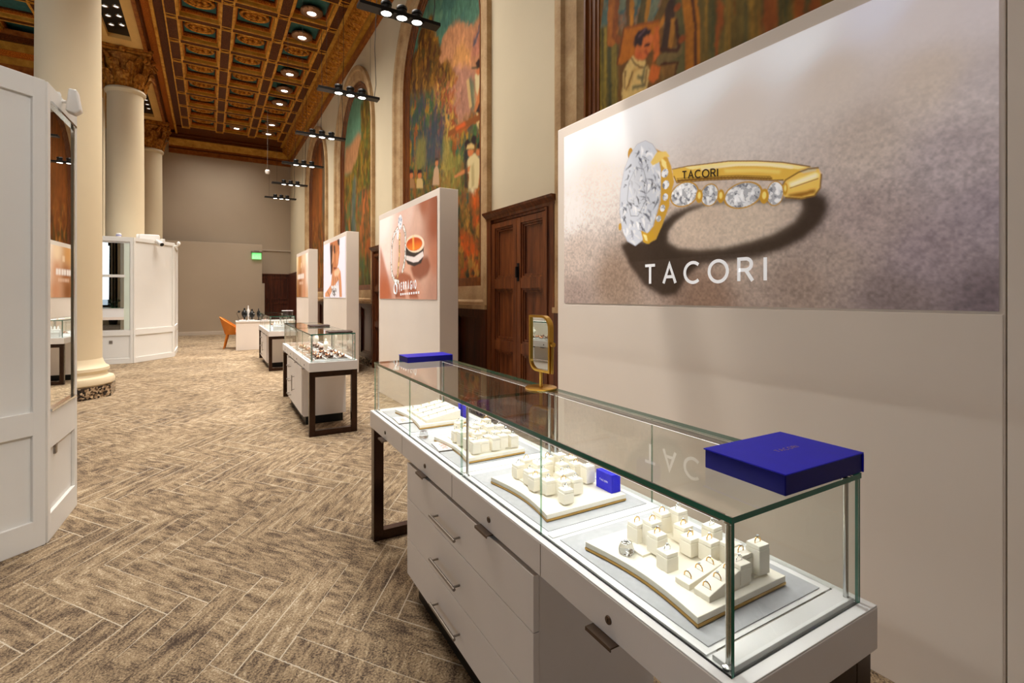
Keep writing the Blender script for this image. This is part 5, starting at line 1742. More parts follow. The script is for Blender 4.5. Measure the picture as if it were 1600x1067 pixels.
    # bronze loop legs
    for y0 in (0.012, CL - 0.072):
        m = MB()
        m.box(0.005, 0.065, y0, y0 + 0.06, 0.0, 0.690)
        m.box(CW - 0.065, CW - 0.005, y0, y0 + 0.06, 0.0, 0.690)
        m.box(0.065, CW - 0.065, y0 + 0.001, y0 + 0.059, 0.0, 0.06)
        m.box(0.065, CW - 0.065, y0 + 0.001, y0 + 0.059, 0.63, 0.690)
        m.build('leg_frame', M['bronze'], root, bevel=0.0015)
    return root
M['taupe_felt'] = plain('taupe_felt', rgb(150, 128, 116), 0.95, var=0.05, scale=60)
CASE_LED = emit('case_light_diffuser', (1, 0.97, 0.92, 1), 2.5)
C1 = display_case('long glass display case of ring trays below the gold ring print', (0.805, 0.553, 0), -CASE_A, 'wide')
C2 = display_case('glass display case of watches and bracelets, in the middle of the row', (0.905, 5.615, 0), -R(0.9), 'narrow', 'taupe_felt')
C3 = display_case('glass display case at the far end of the row, beside the white desk', (1.015, 10.95, 0), -R(0.5), 'narrow')

def in_case(case, x, y, z):
    a = case.rotation_euler.z
    return (case.location.x + x * math.cos(a) - y * math.sin(a), case.location.y + x * math.sin(a) + y * math.cos(a), z)
def put(case, o, x, y, z, rz=0.0):
    o.location = in_case(case, x, y, z)
    o.rotation_euler = (0, 0, case.rotation_euler.z + rz)
    return o

ORD = ['first', 'second', 'third', 'fourth', 'fifth', 'sixth', 'seventh', 'eighth', 'ninth', 'tenth', 'eleventh', 'twelfth', 'thirteenth', 'fourteenth', 'fifteenth', 'sixteenth', 'seventeenth', 'eighteenth', 'nineteenth', 'twentieth', 'twenty-first', 'twenty-second', 'twenty-third', 'twenty-fourth', 'twenty-fifth', 'twenty-sixth', 'twenty-seventh']
ZD = ZP + 0.0066                 # top of the felt
# ------------------------------------------------------------------ curved-front trays
def tray(label, y0, y1, x0=0.074, x1=0.378):
    """cream tray with a hollowed front edge and a brass line round its rim"""
    w, l = x1 - x0, y1 - y0
    o = thing('ring_tray', label, 'tray', (0, 0, 0), 0, 'cream ring trays in the long display case')
    def outline(e):
        p = []
        for i in range(17):
            t = i / 16
            p.append((0.022 * math.sin(PI * t) * (1 if 0 < t < 1 else 0) - e, l - t * l + (e if i == 0 else -e if i == 16 else 0)))
        p += [(w + e, -e), (w + e, l + e)]
        return p
    for nm, e, z0, z1, m in (('base', -0.001, 0.0, 0.003, 'black'), ('gold_trim', 0.0008, 0.003, 0.0095, 'brass'), ('pad', 0.0, 0.0095, 0.0245, 'cream')):
        mb = MB(); mb.prism(outline(e), z0, z1)
        mb.build(nm, M[m], o, bevel=0.0015 if nm == 'pad' else 0)
    put(C1, o, x0, y0, ZD)
    return o
TRAYS = {}
T1 = tray('cream tray with two slanted ring blocks, at the glass end of the case', 0.145, 0.522, 0.074, 0.388)
T2 = tray('cream tray holding the upright blue box and clustered ring stands', 0.714, 1.086, 0.076, 0.402)
T3 = tray('densely filled cream ring tray beside the paired centre posts', 1.325, 1.70, 0.090, 0.372)
T4 = tray('farthest cream tray in the long case, with yellow gold rings', 1.935, 2.36, 0.100, 0.372)
ZTR = ZD + 0.0245
for t_, rects in ((T1, ((0.075, 0.235, 0.130, 0.30), (0.150, 0.02, 0.205, 0.135), (0.215, 0.215, 0.275, 0.345), (0.235, 0.03, 0.298, 0.10))),
                  (T2, ((0.075, 0.13, 0.135, 0.33), (0.16, 0.14, 0.22, 0.33), (0.235, 0.16, 0.29, 0.34))),
                  (T3, ((0.05, 0.03, 0.13, 0.33), (0.15, 0.03, 0.20, 0.33), (0.215, 0.03, 0.265, 0.33)))):
    for a in rects:
        mb = MB(); mb.box(a[0], a[2], a[1], a[3], 0.0245, 0.0305); mb.build('riser', M['cream'], t_, bevel=0.001)

def stand_mesh(h):
    mb = MB()
    mb.box(-0.0185, 0.0185, -0.0185, 0.0185, 0, h - 0.010)
    return mb
STAND = {}
def make_stand(h, label, group):
    o = thing('ring_stand', label, 'ring stand', (0, 0, 0), 0, group)
    mb = MB(); mb.box(-0.0190, 0.0190, -0.0190, 0.0190, 0, h - 0.011)
    mb.build('block', M['cream'], o, bevel=0.001)
    mb = MB(); mb.box(-0.0184, 0.0184, -0.0184, 0.0184, h - 0.0102, h)
    cu = mb.build('cushion', M['cream'], o, bevel=0.0015)
    mb = MB(); mb.box(-0.012, 0.012, -0.0013, 0.0013, h - 0.0005, h + 0.0002)
    mb.build('slot', M['letter_cream'], cu)
    return o
RINGS = {}
def make_ring(label, group, kind, gem):
    o = thing('ring', label, 'ring', (0, 0, 0), 0, group)
    metal = M['gold'] if kind == 'gold' else M['chrome']
    mb = MB(); mb.tube([(0.0098 * math.cos(2 * PI * t / 28), 0, 0.0098 * math.sin(2 * PI * t / 28)) for t in range(28)], 0.00125, 6, closed=True)
    mb.build('band', metal, o, smooth=True)
    if gem:
        mb = MB(); mb.lathe([(0.0, -0.003), (0.0035, 0.0005), (0.0032, 0.0018), (0.0, 0.0022)], (0, 0, 0.0122), 8)
        mb.build('gem', M['stone'], o)
    return o
def place_stands(case, tname, words, items, z, mirrored=False):
    """items: (x, y, height, ring kind) in case coordinates; rows are counted from the aisle glass inwards"""
    items = sorted(items, key=lambda q: q[0])
    n = len(items)
    rows, cur = [], [items[0]]
    for it in items[1:]:
        if it[0] - cur[0][0] > 0.042:
            rows.append(cur); cur = [it]
        else:
            cur.append(it)
    rows.append(cur)
    for ri, row in enumerate(rows):
        row.sort(key=lambda q: q[1])
        for k, (x, y, h, rk, zz) in enumerate(row):
            hh = round(h, 3)
            lab = 'cream stand, %s from glass end, %s row from aisle, %s' % (ORD[k], ORD[ri], words)
            grp = 'ring stands on the %s tray' % tname
            if hh not in STAND:
                s = STAND[hh] = make_stand(hh, lab, grp)
            else:
                s = dup(STAND[hh], label=lab, group=grp)
            jit = ((k * 7 + ri * 5) % 5 - 2) * 0.02
            put(case, s, x, y, zz, jit)
            if rk:
                lab = '%s ring on %s stand from end, %s aisle row, %s' % ('gold' if rk[0] == 'g' else 'silvery', ORD[k], ORD[ri], words)
                grp = 'rings on the %s tray' % tname
                if rk not in RINGS:
                    r_ = RINGS[rk] = make_ring(lab, grp, 'gold' if rk[0] == 'g' else 'white', rk[1:] == 'g')
                else:
                    r_ = dup(RINGS[rk], label=lab, group=grp)
                put(case, r_, x, y, zz + hh + 0.0035, jit)

zr = ZTR + 0.006
place_stands(C1, 'slanted block', 'slanted block tray', [
    (0.196, 0.449, 0.050, 'gg', zr), (0.214, 0.410, 0.065, 'gg', zr), (0.196, 0.375, 0.050, 'gg', zr), (0.166, 0.313, 0.045, 'wg', ZTR),
    (0.296, 0.452, 0.055, 'gg', zr), (0.330, 0.424, 0.065, 'wg', zr), (0.302, 0.381, 0.045, 'gg', zr), (0.265, 0.326, 0.045, 'gg', zr),
    (0.284, 0.282, 0.050, 'gg', zr), (0.340, 0.318, 0.060, 'wg', zr), (0.318, 0.245, 0.050, 'gg', zr), (0.300, 0.204, 0.050, 'gg', zr),
    (0.266, 0.184, 0.045, 'wg', zr), (0.340, 0.186, 0.070, 'gg', zr)], 0)
place_stands(C1, 'upright blue box', 'blue box tray', [
    (0.160, 1.025, 0.048, 'wg', zr), (0.205, 1.044, 0.055, 'gg', zr), (0.162, 0.948, 0.048, 'wg', zr), (0.148, 0.892, 0.048, 'gg', zr), (0.220, 0.975, 0.055, 'wg', zr),
    (0.196, 0.918, 0.050, 'wg', zr), (0.290, 1.026, 0.055, 'gg', zr), (0.340, 1.013, 0.060, 'wg', zr), (0.352, 0.962, 0.060, 'gg', zr), (0.257, 0.985, 0.055, 'wg', zr),
    (0.291, 0.933, 0.055, 'wg', zr), (0.339, 0.912, 0.055, 'gg', zr), (0.272, 0.868, 0.050, 'wg', zr), (0.168, 0.842, 0.048, 'wg', zr), (0.206, 0.806, 0.050, 'gg', zr),
    (0.232, 0.852, 0.055, 'wg', zr), (0.176, 0.752, 0.045, 'wg', zr), (0.252, 0.800, 0.050, 'wg', zr), (0.352, 0.858, 0.060, 'wg', zr)], 0)
random.seed(4)
dense = []
for r in range(5):
    for k in range(5):
        if (r, k) in ((0, 4),): continue
        dense.append((0.145 + r * 0.047, 1.362 + k * 0.066 + (0.012 if r % 2 else 0), random.choice((0.045, 0.050, 0.055, 0.060, 0.065)), random.choice(('wg', 'wg', 'gg')), zr))
place_stands(C1, 'densely filled', 'dense centre tray', dense, 0)

def ring_block(label, x, y, z, l, w, h0, h1, rings, words, rk='gg', case=C1, grp='rings slotted in the slanted blocks'):
    o = thing('ring_block', label, 'ring block', (0, 0, 0), 0, 'slanted slotted ring blocks')
    mb = MB(); mb.prism_y([(0, 0), (l, 0), (l, h1), (0, h0)], -w / 2, w / 2)
    body = mb.build('block', M['cream'], o, bevel=0.0015)
    s = math.atan2(h1 - h0, l)
    for k in range(rings):
        t = (k + 0.5) / rings
        mb = MB(); mb.box(l * t - 0.001, l * t + 0.001, -0.013, 0.013, h0 + (h1 - h0) * t - 0.002, h0 + (h1 - h0) * t + 0.0006)
        mb.build('slot', M['letter_cream'], body)
    put(case, o, x, y, z)
    for k in range(rings):
        t = (k + 0.5) / rings
        lab = '%s ring in the %s slot up of the %s' % ('gold' if rk[0] == 'g' else 'white gold', ORD[k], words)
        r_ = dup(RINGS[rk], label=lab, group=grp)
        p = in_case(case, x + l * t, y, z + h0 + (h1 - h0) * t + 0.003)
        r_.location = p
        r_.rotation_euler = (0, 0, case.rotation_euler.z + R(90))
    return o
ring_block('slanted cream block with three rings, beside the clear paperweight', 0.135, 0.240, ZTR, 0.118, 0.042, 0.014, 0.032, 3, 'slanted block beside the paperweight')
ring_block('slanted cream block with three rings, nearest the glass corner', 0.136, 0.186, ZTR, 0.108, 0.042, 0.014, 0.044, 3, 'slanted block by the glass corner')
WEDGE = ['first', 'second', 'third', 'fourth']
for k in range(4):
    ring_block('slanted cream ring block, %s from the near edge of the farthest tray' % WEDGE[k], 0.145, 1.99 + k * 0.085, ZTR, 0.20, 0.066, 0.016, 0.05, 4, '%s block on the farthest tray' % WEDGE[k], 'gg' if k != 1 else 'wg', grp='rings slotted in the farthest tray')

# blind stamped word on the front of the first tray
mb, L_ = lettering('TACORI', 0.006, 0.0007, 0.0028, lambda a, b, t: (0.034 + b, 0.222 - a, 0.0246 + t * 0.1))
mb.build('stamped_lettering', M['letter_cream'], T1)

# ------------------------------------------------------------------ boxes
def blue_case(label, w, l, h, group=None, letter=None, split=True):
    o = thing('jewelry_box', label, 'box', (0, 0, 0), 0, group)
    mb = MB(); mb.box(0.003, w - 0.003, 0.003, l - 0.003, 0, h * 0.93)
    mb.build('tray_body', M['blue_shaded'], o, bevel=0.002)
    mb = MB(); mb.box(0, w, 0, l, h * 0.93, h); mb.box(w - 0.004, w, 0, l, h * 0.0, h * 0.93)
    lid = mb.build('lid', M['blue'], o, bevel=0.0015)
    return o, lid
b1, lid = blue_case('large royal blue presentation box with gold word, on the near end of the glass top', 0.300, 0.205, 0.046, 'royal blue boxes')
put(C1, b1, 0.196, 0.028, ZT + 0.0004, R(-1.0))
mb, L_ = lettering('TACORI', 0.0125, 0.0013, 0.006, lambda a, b, t: (0.128 + a, 0.098 + b, 0.046 + t * 0.4))
mb.build('gold_lettering', M['letter_gold'], lid)
b2, lid = blue_case('smaller plain royal blue box lying on the far end of the glass top', 0.30, 0.17, 0.036, 'royal blue boxes')
put(C1, b2, 0.176, 2.365, ZT + 0.0004, R(0.5))
b3 = thing('jewelry_box', 'upright royal blue box with white word, standing among the ring stands', 'box', (0, 0, 0), 0, 'royal blue boxes')
mb = MB(); mb.box(0, 0.037, 0, 0.082, 0, 0.062); mb.build('tray_body', M['blue'], b3, bevel=0.002)
mb = MB(); mb.box(-0.004, 0.0, 0, 0.082, 0, 0.062); lid = mb.build('lid', M['blue'], b3, bevel=0.001)
mb, L_ = lettering('TACORI', 0.006, 0.0009, 0.0034, lambda a, b, t: (-0.0042 - t * 0.3, 0.062 - a, 0.030 + b))
mb.build('lettering', M['letter_white'], lid)
put(C1, b3, 0.3635, 0.738, ZTR + 0.0003)
b4 = thing('jewelry_box', 'small upright royal blue box at the back of the yellow gold tray', 'box', (0, 0, 0), 0, 'royal blue boxes')
mb = MB(); mb.box(0, 0.05, 0, 0.05, 0, 0.085); mb.build('tray_body', M['blue'], b4, bevel=0.002)
mb = MB(); mb.box(-0.004, 0, 0, 0.05, 0, 0.085); l4 = mb.build('lid', M['blue'], b4, bevel=0.001)
mb = MB(); mb.box(-0.0045, -0.004, 0.012, 0.038, 0.045, 0.050); mb.build('lettering', M['letter_white'], l4)
put(C1, b4, 0.382, 2.06, ZD, R(-25))

# ------------------------------------------------------------------ paperweights and booklets
GLASS_SOLID = NT('solid_crystal')
GLASS_SOLID.b.inputs['Transmission Weight'].default_value = 1.0
GLASS_SOLID.b.inputs['IOR'].default_value = 1.5
GLASS_SOLID.base((0.97, 0.98, 1.0, 1), 0.01)
def paperweight(label, r):
    o = thing('paperweight', label, 'paperweight', (0, 0, 0), 0, 'clear crystal paperweights')
    mb = MB(); mb.lathe([(0.0, 0.0), (r * 0.80, 0.0), (r * 0.95, r * 0.22), (r, r * 0.50), (r * 0.96, r * 0.85), (r * 0.8, r * 1.25), (r * 0.62, r * 1.45), (r * 0.58, r * 1.46), (0.0, r * 1.36)], seg=36)
    mb.build('crystal', GLASS_SOLID.m, o, smooth=True)
    mb = MB(); mb.lathe([(0.0, 0.0), (r * 0.72, 0.0), (r * 0.5, 0.0006), (0, 0.0006)], (0, 0, r * 0.30), 30)
    mb.build('silver_core', M['chrome'], o)
    return o
p1 = paperweight('clear crystal paperweight on the tray with slanted ring blocks', 0.020)
put(C1, p1, 0.128, 0.418, ZTR + 0.0003)
p2 = paperweight('clear crystal paperweight on grey felt beside a booklet', 0.0225)
put(C1, p2, 0.070, 1.79, ZD + 0.0003)
def booklet(label, marks):
    o = thing('booklet', label, 'booklet', (0, 0, 0), 0, 'white booklets in the long case')
    mb = MB(); mb.box(0, 0.085, 0, 0.135, 0, 0.006); mb.build('pages', M['letter_white'], o, bevel=0.001)
    mb = MB(); mb.box(-0.001, 0.086, -0.001, 0.136, 0.006, 0.0075); cv = mb.build('cover', M['white_in'], o)
    mb = MB()
    for k in range(3):
        mb.tube([(0.035 + 0.012 * math.cos(t * 0.55), 0.025 + k * 0.03 + 0.012 * math.sin(t * 0.55), 0.0078) for t in range(12)], 0.0016, 4, closed=True)
    mb.build('cover_picture', plain('rose_print', rgb(214, 160, 140), 0.5), cv)
    mb = MB(); mb.box(-0.0014, 0.0866, -0.0014, 0.0, 0.0, 0.0035); mb.build('dark_edge', M['black'], o)
    return o
k1 = booklet('white booklet with a rose print, beside the far crystal paperweight', 1)
put(C1, k1, 0.014 + 0.036, 1.535, ZD + 0.0002, R(-6))
k2 = booklet('white booklet at the front of the farthest tray in the long case', 2)
put(C1, k2, 0.050 - 0.008, 2.10, ZD + 0.0002, R(-4))

# ------------------------------------------------------------------ vanity mirror
vm = thing('vanity_mirror', 'gold leaf-shaped vanity mirror on a round base, on the long glass case', 'mirror', (0, 0, 0))
def leaf_outline(w, h, r, e=0.0):
    """rounded top-right and bottom-left, square on the other two corners; (y, z) seen from the front"""
    w += 2 * e; h += 2 * e
    p = []
    for (cx, cz, a0) in ((w / 2 - r - e, h / 2 - r - e, 0),):
        p += [(cx + (r + e) * math.cos(R(a0 + 90 * i / 10)), cz + (r + e) * math.sin(R(a0 + 90 * i / 10))) for i in range(11)]
    p.append((-w / 2, h / 2))
    cx, cz = -w / 2 + r + e, -h / 2 + r + e
    p += [(cx + (r + e) * math.cos(R(180 + 90 * i / 10)), cz + (r + e) * math.sin(R(180 + 90 * i / 10))) for i in range(11)]
    p.append((w / 2, -h / 2))
    return p
GOLDSAT = plain('satin_gold', rgb(206, 160, 70), 0.28, 1.0, var=0.05, scale=10)
mb = MB(); mb.lathe([(0.0, 0.0), (0.068, 0.0), (0.070, 0.003), (0.070, 0.006), (0.066, 0.008), (0.0, 0.008)], seg=40)
mb.build('base', GOLDSAT, vm, smooth=True)
mb = MB(); mb.tube([(0, 0, 0.008), (0, 0, 0.075)], 0.0075, 16)
mb.build('stem', GOLDSAT, vm, smooth=True)
yo = leaf_outline(0.128, 0.228, 0.045, 0.010)
mb = MB()
# frame rim: a ring of the outline with depth
outer = leaf_outline(0.128, 0.228, 0.045, 0.010); inner = leaf_outline(0.128, 0.228, 0.045, 0.0)
zc = 0.075 + 0.124
n = len(outer)
v = [(-0.012, -y, z + zc) for y, z in outer] + [(-0.012, -y, z + zc) for y, z in inner] + [(0.012, -y, z + zc) for y, z in outer] + [(-0.002, -y, z + zc) for y, z in inner]
f = []
for i in range(n):
    j = (i + 1) % n
    f += [(i, j, n + j, n + i), (i, 2 * n + i, 2 * n + j, j), (n + i, n + j, 3 * n + j, 3 * n + i)]
f.append(tuple(2 * n + i for i in range(n)))
mb.add(v, f)
fr = mb.build('frame', GOLDSAT, vm, smooth=False)
mb = MB()
mb.add([(-0.004, -y, z + zc) for y, z in inner], [tuple(range(n))])
mb.build('mirror_glass', M['mirror'], fr)
mb = MB(); mb.tube([(0.0, -0.078, zc - 0.125), (0.0, -0.082, zc - 0.02), (0.0, -0.082, zc + 0.005)], [0.006] * 3, 8); mb.lathe([(0.0, -0.008), (0.010, -0.008), (0.010, 0.006), (0, 0.006)], (0.0, -0.082, zc), 16, 'y')
mb.build('side_arm', GOLDSAT, vm, smooth=True)
put(C1, vm, 0.425, 1.275, ZT + 0.0004, R(3.9))

# ================================================================== SECOND AND THIRD CASE CONTENTS
LEATHER = plain('dark_brown_leather', rgb(62, 36, 26), 0.45, var=0.15, scale=30, bump=0.15, bscale=300)
ROSE = plain('rose_gold_metal', rgb(196, 140, 110), 0.25, 0.9, var=0.25, scale=120)
BRN = plain('brown_strap', rgb(96, 58, 36), 0.5, var=0.3, scale=90)
def bracelet_tray(label, z):
    o = thing('bracelet_tray', label, 'tray', (0, 0, 0), 0, 'white trays in the middle case')
    mb = MB(); mb.prism([(-0.056, -0.078), (0.056, -0.078), (0.056, 0.078), (-0.056, 0.078)], 0, 0.014)
    mb.build('base', M['white_in'], o, bevel=0.004)
    mb = MB(); mb.box(-0.050, 0.050, -0.071, 0.071, 0.014, 0.017); mb.build('dark_liner', M['bronze_pull'], o)
    return o
def bracelet(label, kind):
    o = thing('bracelet', label, 'bracelet', (0, 0, 0), 0, 'bracelets in the middle case')
    mb = MB(); mb.tube([(0.030 * math.cos(2 * PI * t / 18), 0.022 * math.sin(2 * PI * t / 18), 0.016 + 0.008 * math.sin(4 * PI * t / 18)) for t in range(18)], 0.0085, 7, closed=True)
    mb.build('strap', BRN if kind == 0 else ROSE, o, smooth=True)
    mb = MB(); mb.lathe([(0, -0.004), (0.013, -0.004), (0.015, 0.0), (0.013, 0.004), (0, 0.004)], (0.0, -0.024, 0.022), 16, 'y'); mb.build('dial', ROSE, o, smooth=True)
    return o
bt0 = br0 = br1 = None
ROWN = ['aisle row', 'middle row', 'back row']
spots2 = [(0.13 + 0.12 * c, yy, c, r) for r, yy in enumerate((0.17, 0.345, 0.53, 0.745)) for c in range(3)] + [(0.14 + 0.16 * c, yy, c, r + 4) for r, yy in enumerate((1.10, 1.40, 1.60)) for c in range(2)]
for k, (x, y, c, r) in enumerate(spots2):
    lab = 'small white bracelet tray, %s from near end in the %s, middle case' % (ORD[r], ROWN[c])
    lab2 = '%s bracelet on %s tray from near end, %s, middle case' % ('brown strapped' if k % 2 else 'rose gold', ORD[r], ROWN[c])
    t_ = bt0 = bracelet_tray(lab, 0) if bt0 is None else dup(bt0, label=lab)
    if k == 0: b_first = t_
    put(C2, t_, x, y, ZD, R((k * 37) % 9 - 4))
    if k % 2:
        q = br1 = bracelet(lab2, 0) if br1 is None else dup(br1, label=lab2)
    else:
        q = br0 = bracelet(lab2, 1) if br0 is None else dup(br0, label=lab2)
    put(C2, q, x, y, ZD + 0.017, R(70 + (k * 53) % 40))
def bust(label, h, mat='cream'):
    """sloping necklace bust"""
    o = thing('necklace_bust', label, 'necklace bust', (0, 0, 0), 0, 'cream necklace busts')
    mb = MB()
    mb.lathe([(0, 0), (0.036, 0), (0.040, 0.006), (0.014, 0.02), (0.018, h * 0.24), (0.046, h * 0.42), (0.052, h * 0.58), (0.042, h * 0.72), (0.019, h * 0.82), (0.016, h * 0.97), (0, h)], seg=20)
    mb.v = [(x * 0.62, y * 1.15, z) for x, y, z in mb.v]
    mb.build('form', M[mat], o, smooth=True)
    mb = MB(); mb.tube([(-0.026, y * 0.9, z) for y, z in ((-0.022, h * 0.86), (-0.028, h * 0.66), (-0.018, h * 0.48), (0, h * 0.42), (0.018, h * 0.48), (0.028, h * 0.66), (0.022, h * 0.86))], 0.0018, 5)
    mb.build('necklace', M['gold'], o)
    return o
for k, (x, y, h, w) in enumerate(((0.33, 0.92, 0.17, 'cream necklace bust at the back of the middle case, beside the bracelet trays'), (0.35, 1.75, 0.19, 'cream necklace bust against the back glass of the middle case'), (0.33, 2.10, 0.15, 'short cream necklace bust near the far end of the middle case'))):
    put(C2, bust(w, h), x, y, ZD, R(12 * k - 10))
for k, (x, y, l, w) in enumerate(((0.33, 0.03, 0.17, 'dark brown leather roll lying on the near end of the middle case'), (0.33, 1.35, 0.17, 'dark brown leather roll lying farther back on the middle case'))):
    o = thing('leather_roll', w, 'leather roll', (0, 0, 0), 0, 'dark brown leather rolls')
    mb = MB(); mb.box(-0.13, 0.13, 0.0, l, 0.0, 0.022); mb.build('pad', LEATHER, o, bevel=0.009, bseg=3)
    mb = MB(); mb.box(-0.132, 0.132, l * 0.46, l * 0.54, 0.0215, 0.024); mb.build('strap', M['black'], o)
    put(C2, o, x, y, ZT + 0.0004, 0)
# third case: a white tiered display and pale trays
o = thing('tiered_display', 'white tiered jewellery display block inside the farthest case', 'display block', (0, 0, 0))
mb = MB(); mb.box(0.0, 0.30, 0.0, 0.05, 0.0, 0.09); mb.box(0.0, 0.30, 0.05, 0.11, 0.0, 0.13); mb.build('steps', M['white_in'], o, bevel=0.004)
for k in range(6):
    mb = MB(); mb.lathe([(0, 0), (0.016, 0), (0.012, 0.04), (0, 0.062)], (0.03 + k * 0.048, 0.08, 0.13), 12); mb.build('ring_cone', M['white_in'], o, smooth=True)
for k in range(3):
    mb = MB(); mb.ball((0.07 + k * 0.08, 0.02, 0.094), 0.012, 0.010, 0.006, 8, 5); mb.build('brooch', M['black'] if k == 1 else M['chrome'], o)
put(C3, o, 0.10, 0.12, ZD)
for k, (x, y) in enumerate(((0.24, 0.55), (0.24, 0.95), (0.24, 1.5), (0.24, 2.0))):
    t_ = dup(b_first, label='small white tray inside the farthest case, %s from its near end' % ORD[k], group='white trays in the farthest case')
    put(C3, t_, x, y, ZD)
    q = dup(br0, label='bracelet on the %s tray from the near end, farthest case' % ORD[k], group='bracelets in the farthest case')
    put(C3, q, x, y, ZD + 0.017, R(30 * k))
o = thing('acrylic_riser', 'clear acrylic box with pale top standing on the farthest case', 'riser', (0, 0, 0))
mb = MB(); mb.box(0, 0.20, 0, 0.20, 0.10, 0.108); mb.build('top', M['white'], o, bevel=0.002)
for i, (a, b_, c, d) in enumerate(((0, 0.006, 0, 0.2), (0.194, 0.2, 0, 0.2), (0.006, 0.194, 0, 0.006), (0.006, 0.194, 0.194, 0.2))):
    mb = MB(); mb.box(a, b_, c, d, 0, 0.10); mb.build('acrylic_side', M['acrylic'], o)
put(C3, o, 0.26, 0.06, ZT + 0.0004)

# ================================================================== TRACK LIGHTS ON CABLES
LLAB = ['black three-lamp hanging bar, lowest and largest in view', 'black three-lamp hanging bar in front of the second arched mural from the print', 'third black three-lamp hanging bar along the hall',
        'fourth black three-lamp hanging bar along the hall', 'fifth black three-lamp hanging bar along the hall', 'sixth and farthest black three-lamp hanging bar']
LZ = 4.40
bars = [(1.705, 5.055, 0.885), (1.735, 7.395, 0.875), (1.755, 9.62, 0.82), (1.80, 11.95, 0.84), (1.82, 14.2, 0.84), (1.84, 16.36, 0.85)]
def light_bar(label, L):
    o = thing('track_light', label, 'hanging light', (0, 0, 0), 0, 'black hanging track lights')
    h = L / 2
    mb = MB(); mb.box(-h, h, -0.065, 0.065, 0.0, 0.035)
    bar = mb.build('bar', M['black'], o, bevel=0.002)
    for k in (-1, 0, 1):
        cx = k * 0.165 + 0.02
        mb = MB()
        mb.lathe([(0.0, 0.115), (0.05, 0.115), (0.056, 0.105), (0.056, 0.085), (0.047, 0.08), (0.047, 0.065), (0.055, 0.06), (0.055, 0.036)], (cx, 0, 0), 20)
        mb.lathe([(0.052, -0.001), (0.058, -0.006), (0.064, -0.006), (0.066, 0.0)], (cx, 0, 0), 24, caps=False)
        mb.tube([(cx - 0.07, 0.0, -0.004), (cx - 0.062, 0.05, -0.004), (cx, 0.064, -0.004), (cx + 0.062, 0.05, -0.004), (cx + 0.07, 0, -0.004), (cx + 0.062, -0.05, -0.004), (cx, -0.064, -0.004), (cx - 0.062, -0.05, -0.004)], 0.005, 5, closed=True)
        hd = mb.build('spot_head', M['black'], o, smooth=True)
        mb = MB(); mb.lathe([(0.0, -0.004), (0.03, -0.005), (0.052, -0.002)], (cx, 0, 0), 24)
        mb.build('lens', M['lens'], hd, smooth=True)
    for s in (-1, 1):
        mb = MB(); mb.tube([(s * (h - 0.12), 0, 0.035), (s * (h - 0.12), 0.0, 3.19)], 0.0022, 5)
        mb.build('cable', M['black'], o)
    mb = MB(); mb.tube([(h - 0.06, 0.02, 0.03), (h - 0.03, 0.03, 0.25), (h - 0.05, 0.02, 0.8), (h - 0.02, 0.015, 1.6), (h - 0.04, 0.01, 3.19)], 0.005, 6)
    mb.build('power_cord', M['black'], o)
    return o
for k, (x, y, L) in enumerate(bars):
    if k == 0:
        tl0 = light_bar(LLAB[0], 0.86); o = tl0
    else:
        o = dup(tl0, label=LLAB[k])
    o.location = (x, y, LZ)
    for s in (-1, 0, 1):
        ax = x + (0.55 if s > 0 else -0.75 if s < 0 else -0.1)
        lamp('spot_lamp', 'SPOT', (x + s * 0.165 + 0.02, y, LZ - 0.02), (ax, y - 0.3 + 0.4 * s, 0.8) if s else (0.1, y + 1.2, 0), (150 if s < 0 else 85) if s else 260, (1, 0.95, 0.89), spot_size=R(58), spot_blend=0.7, shadow_soft_size=0.05)
# the bar above the long case hangs out of the frame's top edge
o = dup(tl0, label='black three-lamp hanging bar over the long display case')
o.location = (1.69, 2.70, LZ)
for s, aim, pw in ((-1, (0.5, 3.4, 0), 110), (0, (1.5, 2.8, 0.8), 70), (1, (2.30, 2.7, 0.1), 90)):
    lamp('spot_lamp', 'SPOT', (1.71 + s * 0.165, 2.70, LZ - 0.02), aim, pw, (1, 0.95, 0.89), spot_size=R(60), spot_blend=0.8, shadow_soft_size=0.05)

o = dup(tl0, label='black three-lamp hanging bar nearest the street front')
o.location = (1.66, 0.35, LZ)
for s, aim, pw in ((-1, (-1.2, 3.5, 1.5), 420), (0, (-0.6, 2.0, 0.0), 160)):
    lamp('spot_lamp', 'SPOT', (1.68 + s * 0.165, 0.35, LZ - 0.02), aim, pw, (1, 0.95, 0.90), spot_size=R(60), spot_blend=0.8, shadow_soft_size=0.05)

